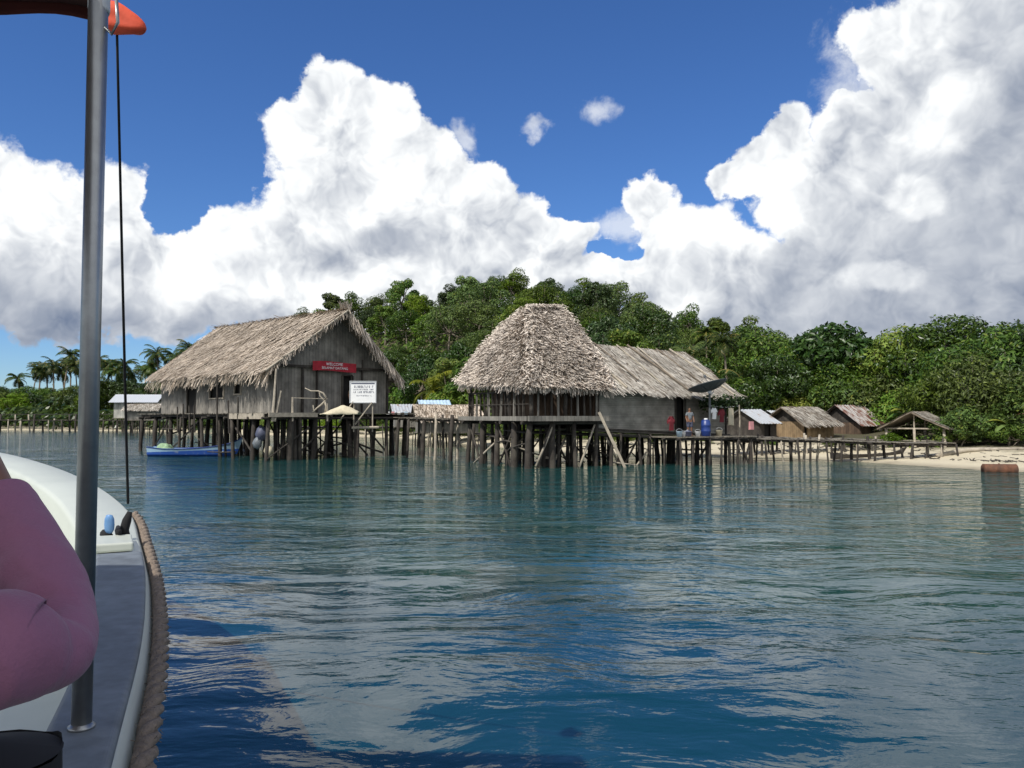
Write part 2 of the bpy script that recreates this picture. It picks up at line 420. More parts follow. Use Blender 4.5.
# ---------------------------------------------------------------- mesh helpers
class MB:
    def __init__(s): s.v = []; s.f = []
    def add(s, vs, fs):
        k = len(s.v); s.v += [tuple(p) for p in vs]; s.f += [tuple(i + k for i in f) for f in fs]
    def quad(s, a, b, c, d): s.add((a, b, c, d), ((0, 1, 2, 3),))
    def box(s, c, size, rz=0.0, rx=0.0, ry=0.0, jit=0.0):
        mt = Matrix.Rotation(rz, 3, 'Z') @ Matrix.Rotation(ry, 3, 'Y') @ Matrix.Rotation(rx, 3, 'X')
        hx, hy, hz = size[0] / 2, size[1] / 2, size[2] / 2
        vs = [Vector(c) + mt @ Vector((sx * hx + rnd.uniform(-jit, jit), sy * hy + rnd.uniform(-jit, jit), sz * hz + rnd.uniform(-jit, jit)))
              for sz in (-1, 1) for sx, sy in ((-1, -1), (1, -1), (1, 1), (-1, 1))]
        s.add(vs, ((3, 2, 1, 0), (4, 5, 6, 7), (0, 1, 5, 4), (1, 2, 6, 5), (2, 3, 7, 6), (3, 0, 4, 7)))
    def tube(s, pts, rads, n=7, cap=True, twist=0.0):
        pts = [Vector(p) for p in pts]
        if not isinstance(rads, (list, tuple)): rads = [rads] * len(pts)
        vs = []; fs = []
        ref = Vector((0.13, 0.21, 1.0)).normalized()
        d0 = (pts[-1] - pts[0]).normalized()
        if abs(d0.dot(ref)) > 0.9: ref = Vector((1, 0.1, 0.05)).normalized()
        for i, p in enumerate(pts):
            d = (pts[min(i + 1, len(pts) - 1)] - pts[max(i - 1, 0)]).normalized()
            a = d.cross(ref).normalized(); b = d.cross(a).normalized()
            for k in range(n):
                t = 2 * math.pi * k / n + twist * i
                vs.append(p + (a * math.cos(t) + b * math.sin(t)) * rads[i])
        for i in range(len(pts) - 1):
            for k in range(n):
                fs.append((i * n + k, i * n + (k + 1) % n, (i + 1) * n + (k + 1) % n, (i + 1) * n + k))
        if cap:
            fs.append(tuple(range(n - 1, -1, -1))); fs.append(tuple((len(pts) - 1) * n + k for k in range(n)))
        s.add(vs, fs)
    def post(s, x, y, z0, z1, r=0.07, lean=0.05, n=7):
        """an irregular round pole, tapering a little"""
        lean *= 1.8; lx, ly = rnd.uniform(-lean, lean), rnd.uniform(-lean, lean); r *= rnd.uniform(.75, 1.2)
        pts = []; rr = []
        for k in range(5):
            t = k / 4
            pts.append((x + lx * (1 - t) + rnd.uniform(-.02, .02), y + ly * (1 - t) + rnd.uniform(-.02, .02), z0 + (z1 - z0) * t))
            rr.append(r * (1.12 - 0.22 * t) * rnd.uniform(0.92, 1.08))
        pts[-1] = (x, y, z1); s.tube(pts, rr, n)
    def grid(s, fn, nu, nv):
        vs = [fn(i / nu, j / nv) for j in range(nv + 1) for i in range(nu + 1)]
        fs = [(j * (nu + 1) + i, j * (nu + 1) + i + 1, (j + 1) * (nu + 1) + i + 1, (j + 1) * (nu + 1) + i) for j in range(nv) for i in range(nu)]
        s.add(vs, fs)
    def mesh(s, name, mat, smooth=False):
        me = bpy.data.meshes.new(name); me.from_pydata(s.v, [], s.f); me.update()
        for x in (mat if isinstance(mat, (list, tuple)) else [mat]): me.materials.append(x)
        if smooth: me.polygons.foreach_set('use_smooth', [True] * len(me.polygons))
        return me
    def build(s, name, mat, parent=None, smooth=False):
        o = bpy.data.objects.new(name, s.mesh(name, mat, smooth)); COL.objects.link(o)
        if parent: o.parent = parent
        return o

def tag(o, label=None, cat=None, group=None, kind=None):
    if label: o['label'] = label
    if cat: o['category'] = cat
    if group: o['group'] = group
    if kind: o['kind'] = kind
    return o
def thing(name, loc, rz, label, cat, group=None):
    o = bpy.data.objects.new(name, None); COL.objects.link(o)
    o.location = loc; o.rotation_euler = (0, 0, rz); o.empty_display_size = 0.3
    return tag(o, label, cat, group)
def solidify(o, t, off=0):
    md = o.modifiers.new('solid', 'SOLIDIFY'); md.thickness = t; md.offset = off; return o

def interp(tab, x):
    if x <= tab[0][0]: return tab[0][1]
    for (x0, y0), (x1, y1) in zip(tab, tab[1:]):
        if x <= x1: return y0 + (y1 - y0) * (x - x0) / (x1 - x0)
    return tab[-1][1]
def sstep(t): t = max(0.0, min(1.0, t)); return t * t * (3 - 2 * t)

# ---------------------------------------------------------------- terrain (heights along bearings from the anchorage)
SHORE = [(-900, 150), (-400, 125), (0, 120), (150, 112), (250, 88), (330, 82), (400, 75), (470, 57), (540, 46), (600, 43.5), (700, 42), (800, 38.5), (900, 33.5), (1000, 29.4), (1024, 29), (1400, 26), (2400, 24)]
RIDGE = [(-900, 190), (0, 175), (200, 150), (260, 132), (300, 125), (400, 115), (515, 105), (600, 100), (700, 92), (800, 86), (900, 80), (1024, 78), (1400, 78), (2400, 80)]
TOPY = [(-900, 395), (0, 392), (60, 388), (150, 380), (200, 362), (250, 330), (300, 306), (350, 293), (400, 284), (450, 274), (500, 269), (540, 271), (570, 275), (600, 283), (640, 292), (680, 303),
        (720, 314), (760, 322), (800, 324), (850, 322), (900, 320), (950, 318), (1000, 316), (1100, 318), (1400, 320), (2400, 330)]
def pxof(x, y): return 512 + FPX * x / max(y, 1.0)
def shore_y(px): return interp(SHORE, px)
def ground(x, y):
    px = pxof(x, y); ys = shore_y(px); yr = interp(RIDGE, px)
    d = y - ys
    if d < 0: return max(-3.5, d * 0.13)
    zr = EYE + (417 - interp(TOPY, px)) / FPX * yr - 6.5
    zr = max(zr, 1.2)
    z = min(0.07 * d, 0.75)
    d0 = 10.0
    t = (d - d0) / max(yr - ys - d0, 5)
    if t > 0:
        hill = (zr - 0.75) * (sstep(t) * 0.6 + 0.4 * min(t, 1.0)) if t < 1 else (zr - 0.75) * max(0.25, 1 - (t - 1) * 0.9)
        z += hill
    z += 0.12 * noise.noise(Vector((x * .25, y * .25, 0))) * min(1, d / 4)
    return z

mb = MB()
NX, NY = 150, 120
def tf(u, v):
    px = -900 + 3300 * u
    a = (px - 512) / FPX
    ys = shore_y(px)
    y = ys - 14 + (v ** 1.5) * (330)
    x = a * y
    return (x, y, ground(x, y))
mb.grid(tf, NX, NY)
tag(mb.build('terrain', M['sand'], smooth=True), kind='structure')
# sea bed far below, and the sea surface as one sheet out to the horizon
mb = MB(); mb.quad((-6000, -6000, -4), (6000, -6000, -4), (6000, 6000, -4), (-6000, 6000, -4))
tag(mb.build('sea_bed', M['sand']), kind='structure')
mb = MB(); mb.quad((-6000, -6000, 0), (6000, -6000, 0), (6000, 6000, 0), (-6000, 6000, 0))
tag(mb.build('sea_water', M['water']), kind='structure')

# ---------------------------------------------------------------- vegetation
def leaf_quads(mb, c, rad, n, size, r, flat=0.75, shell=0.55):
    """leaf sprays spread through the outer part of an ellipsoidal lobe, tilted every way but mostly facing out"""
    for _ in range(n):
        while True:
            d = Vector((r.uniform(-1, 1), r.uniform(-1, 1), r.uniform(-0.75, 1)))
            if 0.05 < d.length < 1: break
        d.normalize()
        q = shell + (1 - shell) * r.random() ** 0.6
        wob = 0.82 + 0.36 * noise.noise(d * 2.3 + Vector(c))
        p = Vector(c) + Vector((d.x * rad[0], d.y * rad[1], d.z * rad[2])) * q * wob
        nrm = (d + Vector((r.gauss(0, .55), r.gauss(0, .55), r.gauss(0.35, .5)))).normalized()
        a = nrm.orthogonal().normalized(); a = Matrix.Rotation(r.uniform(0, 6.28), 3, nrm) @ a
        b = nrm.cross(a)
        s = size * r.uniform(0.6, 1.35)
        mb.add((p - a * s, p - b * s * 0.42 + nrm * s * .12, p + a * s * r.uniform(.8, 1.1), p + b * s * 0.42 + nrm * s * .12), ((0, 1, 2, 3),))

def broadleaf(seed, h, w, nl, leaves, size, mat, open_=False, trunk_h=0.45, lobe=1.0):
    r = random.Random(seed)
    tr = MB()
    bend = Vector((r.uniform(-.4, .4), r.uniform(-.4, .4), 0))
    pts = [Vector((0, 0, -0.6))]
    for k in range(1, 6): pts.append(Vector((0, 0, h * trunk_h * k / 5)) + bend * (k / 5) ** 2)
    tr.tube(pts, [0.045 * h * (1 - .1 * k) * .5 for k in range(6)], 7)
    top = pts[-1]
    cr = MB()
    for k in range(nl):
        ang = k * 2.4 + r.uniform(-.4, .4)
        rr = w * 0.5 * math.sqrt((k + .4) / nl) * r.uniform(.75, 1.0)
        lob = w * r.uniform(.17, .30) * (1.0 if not open_ else .8) * lobe
        zc = h * (0.93 - 0.40 * (rr / (w * .5)) ** 1.6) - lob * .6 + r.uniform(-.09, .04) * h
        c = Vector((math.cos(ang) * rr, math.sin(ang) * rr, zc))
        mid = (top + c) / 2 + Vector((0, 0, -0.06 * h))
        tr.tube([top, mid, c, c + Vector((0, 0, lob * .5))], [.014 * h, .009 * h, .005 * h, .002 * h], 5, cap=False)
        leaf_quads(cr, c, (lob * 1.15, lob * 1.15, lob * r.uniform(.62, .85)), int(leaves / nl), size, r, shell=.72)
        # a drooping skirt breaks the underside
        if r.random() < .6:
            c2 = c + Vector((r.uniform(-.5, .5) * lob, r.uniform(-.5, .5) * lob, -lob * .8))
            leaf_quads(cr, c2, (lob * .8, lob * .8, lob * .7), int(leaves / nl / 3), size, r)
    return tr.mesh('trunk', M['bark'], True), cr.mesh('crown', M[mat])

def palm(seed, h, fr=17, L=2.6, mat='palm', crown_only=False):
    r = random.Random(seed)
    tr = MB(); bend = Vector((r.uniform(-1, 1), r.uniform(-1, 1), 0)) * h * .10
    pts = [Vector((0, 0, -.5)) if k == 0 else Vector((0, 0, h * k / 8)) + bend * (k / 8) ** 2 for k in range(9)]
    tr.tube(pts, [.17 - .010 * k for k in range(9)], 8)
    top = pts[-1]; cr = MB()
    for k in range(fr):
        ang = k * 2.399 + r.uniform(-.25, .25)
        el = r.uniform(-.75, 1.15) if k > 3 else r.uniform(.9, 1.4)
        ll = L * r.uniform(.8, 1.1)
        dirh = Vector((math.cos(ang), math.sin(ang), 0)); side = Vector((-math.sin(ang), math.cos(ang), 0))
        p = top.copy(); e = el; N = 11; rib = [p.copy()]
        for i in range(N):
            d = dirh * math.cos(e) + Vector((0, 0, math.sin(e)))
            p = p + d * ll / N; rib.append(p.copy()); e -= .095 + .016 * i
        for i in range(N):
            a, b = rib[i], rib[i + 1]
            w = .74 * math.sin(math.pi * (i + 1.2) / (N + 1.6)) * ll * .32
            dd = (b - a).normalized()
            for sgn in (-1, 1):
                for j in range(3):
                    q = a.lerp(b, j / 3)
                    tip = q + side * sgn * w * r.uniform(.8, 1.1) + dd * w * .55 + Vector((0, 0, -w * r.uniform(.35, .8)))
                    q2 = q + (b - a) * .36
                    cr.add((q, q2, tip), ((0, 1, 2),))
        cr.tube(rib, [.03] * (N) + [.008], 4, cap=False)
    return tr.mesh('trunk', M['bark'], True), cr.mesh('crown', M[mat])

def banana(seed, h=2.6, n=9, mat='leaf_bright'):
    r = random.Random(seed)
    tr = MB(); tr.tube([(0, 0, -.3), (0, 0, h * .5), (.05, 0, h * .7)], [.13, .10, .06], 7)
    cr = MB()
    for k in range(n):
        ang = k * 2.4; e = r.uniform(.5, 1.3); p = Vector((0, 0, h * .62)); L = h * r.uniform(.55, .8); rib = [p.copy()]
        dirh = Vector((math.cos(ang), math.sin(ang), 0)); side = Vector((-math.sin(ang), math.cos(ang), 0))
        for i in range(8):
            p = p + (dirh * math.cos(e) + Vector((0, 0, math.sin(e)))) * L / 8; e -= .22; rib.append(p.copy())
        vs = []; 
        for i, q in enumerate(rib):
            w = h * .11 * math.sin(math.pi * (i + .5) / 9.0)
            vs += [q - side * w + Vector((0, 0, -w * .4)), q, q + side * w + Vector((0, 0, -w * .4))]
        fs = []
        for i in range(8): fs += [(3 * i, 3 * i + 1, 3 * i + 4, 3 * i + 3), (3 * i + 1, 3 * i + 2, 3 * i + 5, 3 * i + 4)]
        cr.add(vs, fs)
    return tr.mesh('trunk', M['bark'], True), cr.mesh('crown', M[mat])

def plant(name, meshes, loc, rz, sc, label, cat, group=None, scz=None):
    root = thing(name, loc, rz, label, cat, group)
    root.scale = (sc, sc, scz or sc)
    for nm, me in zip(('trunk', 'crown'), meshes):
        o = bpy.data.objects.new(nm, me); COL.objects.link(o); o.parent = root
    return root

FAR = [broadleaf(11 + k, 8.0, w, nl, 5200, .145, mt, op) for k, (w, nl, mt, op) in enumerate(
       [(6.2, 11, 'leaf', False), (5.2, 9, 'leaf_dark', False), (7.2, 13, 'leaf', True), (5.0, 10, 'leaf_bright', True), (6.0, 12, 'leaf_dark', True), (4.4, 8, 'leaf', False)])]
NEAR = [broadleaf(41 + k, 7.0, w, nl, 8000, .15, mt, op, .45, 1.25) for k, (w, nl, mt, op) in enumerate(
       [(6.4, 9, 'leaf', False), (5.8, 8, 'leaf_bright', False), (6.4, 11, 'leaf_dark', True)])]
BREAD = broadleaf(77, 8.0, 6.6, 15, 5200, .26, 'leaf_dark', False, .4)
EMERG = [broadleaf(91 + k, 11.0, w, 7, 2200, .19, 'leaf', False, .6) for k, w in enumerate((5.6, 4.6))]
SHRUB = [broadleaf(61 + k, 3.0, 3.4, 7, 3000, .11, mt, False, .25) for k, mt in enumerate(('leaf_bright', 'leaf', 'leaf_yellow'))]
PALMS = [palm(5, 10.5, 34, 2.5), palm(6, 8.5, 32, 2.4), palm(8, 12, 36, 2.6)]
PALM_LOW = palm(9, 3.4, 13, 3.0)
PALM_YEL = palm(10, 3.2, 9, 2.3, 'leaf_yellow')
BAN = banana(3)

HILLG = 'trees of the forest on the hill'
def clear_of_huts(x, y):
    return not any(abs(x - a) < c and abs(y - b) < d for a, b, c, d in HUTZ)
HUTZ = [(17.5, 49, 3.4, 5.5), (21.8, 49, 3.4, 5.0), (18.3, 42.2, 3.5, 3.2), (14, 50, 3, 4)]

placed = []
def ok(x, y, m):
    for a, b in placed:
        if (a - x) ** 2 + (b - y) ** 2 < m * m: return False
    return True
def ptop(px, Y, sc_top):   # ground point on a bearing
    x = (px - 512) / FPX * Y
    return Vector((x, Y, ground(x, Y) - .1))

# hill forest
r = random.Random(3)
n_hill = 0
tries = 0
cand = []
while n_hill < 215 and tries < 20000:
    tries += 1
    px = r.uniform(225, 1090)
    ys, yr = shore_y(px), interp(RIDGE, px)
    Y = r.uniform(ys + 9, yr + 5)
    x = (px - 512) / FPX * Y
    near = Y < 62
    md = 3.8 if near else 4.3
    if not ok(x, Y, md) or not clear_of_huts(x, Y): continue
    if 620 < px < 780 and Y < ys + 14: continue
    placed.append((x, Y)); n_hill += 1
    k = r.random()
    if near:
        meshes = NEAR[int(r.random() * 3)]; sc = r.uniform(.62, .95); kind = 'leafy broadleaf tree standing low behind the shore huts'; grp = 'trees behind the beach'
        if Y < ys + 13: sc *= .8
    else:
        meshes = FAR[int(r.random() * 6)]; sc = r.uniform(.62, 1.0); kind = 'broadleaf tree in the dense forest covering the hill'; grp = HILLG
        if k < .05 and Y < yr - 3: meshes = EMERG[int(r.random() * 2)]; sc = r.uniform(.6, .75)
        elif k < .08 and 600 < px < 780 and Y < yr - 18: meshes = PALMS[1]; sc = r.uniform(.7, .9); kind = 'coconut palm rising out of the hill forest'; grp = 'palms in the hill forest'
    if px > 760 and not near: sc *= .8
    c = 'palm tree' if 'palm' in kind else 'tree'
    plant('palm_tree' if c == 'palm tree' else 'broadleaf_tree', meshes, (x, Y, ground(x, Y) - .2), r.uniform(0, 6.28), sc, kind, c, grp, sc * r.uniform(.85, 1.15))

# trees that break the skyline, each placed on its own bearing
SKY = [(518, 262, 0, 'tall tree with two round tufts above the thatched house'), (352, 287, 0, 'round crowned tree leaning out of the skyline beside the left house'),
       (585, 272, 1, 'wide flat crowned tree on the crest right of the steep roof'), (641, 287, 1, 'dark flat topped tree on the crest above the long roof'),
       (690, 298, 0, 'thin pale tree with sparse crown above the end of the long roof'), (748, 311, 1, 'small open tree on the skyline right of the satellite dish'),
       (302, 303, 0, 'leafy tree just above the ridge of the left house')]
for px, py, k, lab in SKY:
    Y = interp(RIDGE, px) - 3
    p = ptop(px, Y, 0); H_ = EYE + (417 - py) / FPX * Y - p.z
    s = H_ / 11.0
    plant('emergent_tree', EMERG[k], p, px * .1, s * (.85 if k == 0 else 1.1), lab, 'tree', 'trees that break the skyline', s)

# big trees by the right beach
for px, Y, me, s, lab in [(832, 57, BREAD, .98, 'large dark glossy leaved tree behind the brown thatched hut'),
                          (905, 54, NEAR[1], 1.0, 'bright green spreading tree behind the open shelter'),
                          (985, 44, NEAR[0], .98, 'big dense tree standing over the sand at the right'),
                          (1045, 42, NEAR[2], 1.0, 'leafy tree cut by the right side of the view'),
                          (945, 52, NEAR[2], 1.1, 'broad tree rising behind the shelter roof'),
                          (940, 42.5, NEAR[0], .62, 'low spreading tree on the sand beside the open shelter'),
                          (765, 66, NEAR[0], 1.1, 'round tree behind the silver roofed hut')]:
    plant('beach_tree', me, ptop(px, Y, 0), px * .3, s, lab, 'tree')
for px, Y, k, s, lab in [(797, 54, 2, .95, 'yellow green bush behind the silver roofed hut'), (905, 48, 0, 1.05, 'bright bush between the rusty roofed hut and the shelter'), (880, 52, 0, 1.3, 'pale green bush behind the rusty roof'),
                         (455, 68, 0, 1.6, 'bright green bush left of the steep thatched roof'), (1000, 39, 1, .6, 'small dark bush at the top of the sand'), (960, 39, 1, .75, 'round bush beside the open shelter'),
                         (735, 56, 1, 1.3, 'green bush behind the end of the long roof'), (760, 56, 0, 1.2, 'light green bush behind the blue washing'), (840, 53, 1, 1.2, 'dark bush behind the brown hut'),
                         (415, 84, 1, 1.7, 'dark bush behind the patched blue roof')]:
    plant('bush', SHRUB[k], ptop(px, Y, 0), px * .7, s, lab, 'bush')
for px, py, Y, me, hh, lab in [(728, 338, 60, PALMS[1], 8.9, 'coconut palm with drooping fronds right of the satellite dish'), (757, 340, 64, PALMS[0], 10.9, 'coconut palm just right of the first, against dark trees'),
                          (708, 332, 68, PALMS[1], 8.9, 'coconut palm behind the end of the long thatched roof'), (690, 352, 62, PALM_LOW, 4.2, 'low palm with long fronds over the house end'),
                          (745, 372, 58, PALM_LOW, 4.2, 'low leaning palm behind the washing line'), (655, 326, 76, PALMS[1], 8.9, 'slim palm above the middle of the long roof'), (628, 318, 84, PALMS[0], 10.9, 'palm crown above the joint of the two thatched roofs'),
                          (433, 378, 70, PALM_YEL, 4.0, 'young palm with yellow fronds behind the patched roof')]:
    q_ = ptop(px, Y, 0); s = max(.5, (EYE + (417 - py) / FPX * Y - q_.z) / hh)
    plant('palm_tree', me, q_, px * .2, s, lab, 'palm tree')
for k, (px, d_, s) in enumerate([(770, 5.6, .16), (828, 5.8, .2), (850, 6, .2), (868, 6.4, .24), (890, 6.8, .3), (905, 8.5, .4), (955, 8, .4), (975, 9, .5), (1012, 8.5, .45), (700, 6, .3), (660, 5.5, .35), (620, 5, .4), (595, 6, .35), (560, 4.5, .45), (530, 5, .5), (505, 4, .5), (480, 4.5, .55), (462, 3, .5), (445, 4, .6), (428, 2.5, .5), (410, 4, .6), (392, 3, .55), (372, 4, .6), (350, 3, .55), (330, 4, .6), (305, 3, .6), (280, 4, .6), (255, 3, .6), (230, 4, .6)]):
    plant('shrub', SHRUB[1 if k % 3 else 0], ptop(px, shore_y(px) + d_, 0), px, s * 1.3, 'low green shrub growing along the top of the sand', 'shrub', 'shrubs along the top of the beach', s)
for px, Y, s, lab in [(990, 39.5, .5, 'small banana plant on the sand near the right hut'), (1008, 38, .6, 'banana plant beside the grey hut'), (908, 44, .8, 'banana plant standing behind the open shelter')]:
    plant('banana_plant', BAN, ptop(px, Y, 0), px, s, lab, 'plant')

# far left point: palms over low bush
PG = 'palms on the far point'
for px, py, Y, k in [(22, 374, 150, 1), (38, 362, 148, 0), (48, 368, 152, 1), (62, 350, 146, 2), (70, 358, 150, 0), (98, 356, 140, 0), (108, 360, 144, 1), (122, 368, 140, 1), (134, 372, 138, 0), (146, 366, 142, 1),
                     (160, 348, 128, 0), (170, 352, 130, 1), (181, 343, 126, 2), (190, 346, 128, 0), (30, 366, 144, 2), (54, 360, 141, 0), (66, 366, 152, 1), (78, 362, 143, 2), (90, 368, 150, 0), (115, 362, 150, 2), (128, 360, 136, 1), (152, 362, 132, 0), (176, 356, 124, 1), (-30, 365, 150, 0), (-60, 355, 150, 2)]:
    p = ptop(px, Y, 0); hh = (10.5, 8.5, 12)[k]; s = (EYE + (417 - py) / FPX * Y - p.z) / (hh + .9)
    plant('palm_tree', PALMS[k], p, px, max(s, .6) * 1.15, 'coconut palm on the far point behind the long jetty', 'palm tree', PG, s)
for k in range(34):
    px = -60 + k * 8.3 + r.uniform(-3, 3); Y = r.uniform(126, 142) if px < 150 else r.uniform(112, 128)
    p = ptop(px, Y, 0); m_ = FAR[(k * 5) % 6]
    s = r.uniform(.80, 1.12) * (1.0 if px > 90 else .85)
    plant('broadleaf_tree', m_, p, k, s * 1.25, 'dark rounded tree on the far point behind the long jetty', 'tree', 'trees on the far point', s)

# forest undergrowth: one blanket of leaves over the slope
mb = MB(); r = random.Random(12)
for k in range(62000):
    px = r.uniform(190, 1180); ys, yr = shore_y(px), interp(RIDGE, px)
    t = r.random() ** 1.1; y0 = 7.5 if px < 860 else (5.6 if px < 930 else 8.5); Y = ys + y0 + (yr + 6 - ys - y0) * t
    x = (px - 512) / FPX * Y
    if Y < ys + 16 and not clear_of_huts(x, Y): continue
    hgt = 1.0 + 2.2 * max(0, noise.noise(Vector((x * .22, Y * .22, 3.3))) + .35)
    if Y < ys + 14: hgt *= .45
    p = Vector((x, Y, ground(x, Y) + hgt * r.random() ** .5))
    nrm = Vector((r.gauss(0, .6), r.gauss(-.35, .6), r.gauss(.8, .4))).normalized()
    a = nrm.orthogonal().normalized(); a = Matrix.Rotation(r.uniform(0, 6.28), 3, nrm) @ a; b = nrm.cross(a)
    s = r.uniform(.18, .42) * max(.28, min(1, (Y - 22) / 60))
    mb.add((p - a * s, p - b * s * .5, p + a * s, p + b * s * .5), ((0, 1, 2, 3),))
mb2 = mb; mb = MB()
for k in range(16000):
    px = r.uniform(-400, 215); ys = shore_y(px); Y = ys + .6 + 24 * r.random()
    x = (px - 512) / FPX * Y
    hgt = 2.2 + 3.0 * max(0, noise.noise(Vector((x * .1, Y * .1, 3.3))) + .4)
    p = Vector((x, Y, ground(x, Y) + hgt * r.random() ** .6))
    nrm = Vector((r.gauss(0, .6), r.gauss(-.35, .6), r.gauss(.8, .4))).normalized()
    a = nrm.orthogonal().normalized(); b = nrm.cross(a); s = r.uniform(.3, .6)
    mb.add((p - a * s, p - b * s * .5, p + a * s, p + b * s * .5), ((0, 1, 2, 3),))
tag(mb.build('mangrove', M['leaf_dark']), 'dark mangrove scrub lining the far shore at the left', 'mangrove', None, 'stuff')
mb = mb2
tag(mb.build('undergrowth', M['leaf']), 'dense green undergrowth between the trees on the slope', 'undergrowth', None, 'stuff')

# ---------------------------------------------------------------- thatch
def strand(mb, p, d, nrm, L, w, lift, r):
    side = d.cross(nrm).normalized()
    q = p + d * L + nrm * lift
    mb.add((p - side * w * .5, p + side * w * .5, q + side * w * r.uniform(.05, .45), q - side * w * r.uniform(.05, .45)), ((0, 1, 2, 3),))

def thatch_plane(mb, under, e0, e1, r1, r0, dens=120, L=.42, w=.055, lift=.05, fringe=.32, fr_dens=26, seed=1, yaw=.28, sag=.0, thick=.12):
    r = random.Random(seed)
    e0, e1, r1, r0 = map(Vector, (e0, e1, r1, r0))
    nrm = ((e1 - e0).cross(r0 - e0) + (e1 - e0).cross(r1 - e1)).normalized()
    if nrm.z < 0: nrm = -nrm
    def P(u, v):
        a = e0.lerp(e1, u); b = r0.lerp(r1, u); p = a.lerp(b, v)
        wob = .07 * noise.noise(p * .8 + Vector((seed, 0, 0))) + .035 * noise.noise(p * 2.7)
        return p + nrm * (wob + sag * math.sin(math.pi * v)), (a - b).normalized()
    n = 14
    vs = [P(i / n, j / 6)[0] + nrm * 0.0 for j in range(7) for i in range(n + 1)]
    vs2 = [v - nrm * thick for v in vs]
    k = len(vs)
    fs = [(j * (n + 1) + i, j * (n + 1) + i + 1, (j + 1) * (n + 1) + i + 1, (j + 1) * (n + 1) + i) for j in range(6) for i in range(n)]
    f2 = [tuple(q + k for q in reversed(f)) for f in fs]
    rim = []
    for i in range(n): rim += [(i + 1, i, i + k, i + 1 + k), (6 * (n + 1) + i, 6 * (n + 1) + i + 1, 6 * (n + 1) + i + 1 + k, 6 * (n + 1) + i + k)]
    for j in range(6): rim += [(j * (n + 1), (j + 1) * (n + 1), (j + 1) * (n + 1) + k, j * (n + 1) + k), ((j + 1) * (n + 1) + n, j * (n + 1) + n, j * (n + 1) + n + k, (j + 1) * (n + 1) + n + k)]
    under.add(vs + vs2, fs + f2 + rim)
    area = (e1 - e0).length * ((r0 - e0).length + (r1 - e1).length) / 2 * .85
    for _ in range(int(area * dens)):
        u, v = r.random(), r.random()
        p, d = P(u, v)
        d = (Matrix.Rotation(r.gauss(0, yaw), 3, nrm) @ d)
        strand(mb, p + nrm * r.uniform(-.01, .05), d, nrm, L * r.uniform(.5, 1.3), w * r.uniform(.5, 1.5), r.uniform(-.02, 1.4) * lift, r)
    for _ in range(int((e1 - e0).length * fr_dens)):
        u = r.random(); p, d = P(u, 0)
        dd = (Vector((0, 0, -1)) + d * r.uniform(.1, .9) + Vector((r.gauss(0, .18), r.gauss(0, .18), 0))).normalized()
        nn = Vector((nrm.x, nrm.y, .1)).normalized()
        clump = .6 + .8 * abs(noise.noise(Vector((u * (e1 - e0).length * 1.7, seed, 0))))
        strand(mb, p + nrm * r.uniform(-.10, .03) - d * .12, dd, nn, fringe * clump * r.uniform(.5, 1.5), w * r.uniform(.5, 1.3), r.uniform(-.03, .03), r)

def verge(mb, a, b, out, seed, dens=30, L=.32, w=.05):
    """strands hanging along a gable edge"""
    r = random.Random(seed); a, b = Vector(a), Vector(b); out = Vector(out)
    for _ in range(int((b - a).length * dens)):
        p = a.lerp(b, r.random()) + out * r.uniform(-.15, .1) + Vector((0, 0, r.uniform(-.08, .1)))
        dd = (Vector((0, 0, -1)) + (a - b).normalized() * r.uniform(-.2, .9) * (1 if a.z < b.z else -1) + out * r.uniform(-.1, .5)).normalized()
        strand(mb, p, dd, out, L * r.uniform(.4, 1.4), w * r.uniform(.5, 1.4), r.uniform(0, .05), r)

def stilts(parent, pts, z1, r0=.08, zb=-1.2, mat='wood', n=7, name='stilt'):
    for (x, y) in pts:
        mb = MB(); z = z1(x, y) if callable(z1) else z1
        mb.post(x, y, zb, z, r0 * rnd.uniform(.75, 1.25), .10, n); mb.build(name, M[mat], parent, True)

def text_mesh(body, size, align='CENTER', ext=0.004):
    cu = bpy.data.curves.new('t', 'FONT'); cu.body = body; cu.size = size; cu.align_x = align; cu.align_y = 'CENTER'; cu.extrude = ext; cu.resolution_u = 2
    o = bpy.data.objects.new('t', cu); COL.objects.link(o)
    bpy.context.view_layer.update()
    me = bpy.data.meshes.new_from_object(o.evaluated_get(bpy.context.evaluated_depsgraph_get()))
    bpy.data.objects.remove(o); return me

# ---------------------------------------------------------------- the left thatched house
# local x runs along the gable front, local y back along the ridge
LH = thing('thatched_house', (-11.3, 38.0, 0), R(45), 'large stilt house at the left with shaggy brown thatched gable roof and grey board walls', 'house')
GW, GL, DZ = 6.5, 13.4, 2.2
EZ, RZ = 4.25, 7.45
sl = (RZ - EZ) / (GW / 2 + .75)
roof = MB(); und = MB()
# the ridge overhangs the gable, the eaves stop shorter
thatch_plane(roof, und, (-.75, -.9, EZ), (-.75, GL + .15, EZ - .05), (GW / 2, GL - .1, RZ + .1), (GW / 2, -1.25, RZ - .15), 120, .50, .060, .06, .78, 60, 1)
thatch_plane(roof, und, (GW + .62, -.5, EZ - .28), (GW + .62, GL + .15, EZ - .28), (GW / 2, GL - .1, RZ + .1), (GW / 2, -1.25, RZ - .15), 60, .50, .060, .06, .45, 30, 2)
verge(roof, (-.75, -.9, EZ), (GW / 2, -1.25, RZ - .15), (0, -1, 0), 3, 40, .30)
verge(roof, (GW + .62, -.5, EZ - .28), (GW / 2, -1.25, RZ - .15), (0, -1, 0), 4, 80, .62, .06)
verge(roof, (-.75, GL + .15, EZ), (GW / 2, GL - .1, RZ + .1), (0, 1, 0), 5, 30, .3)
r = random.Random(5)
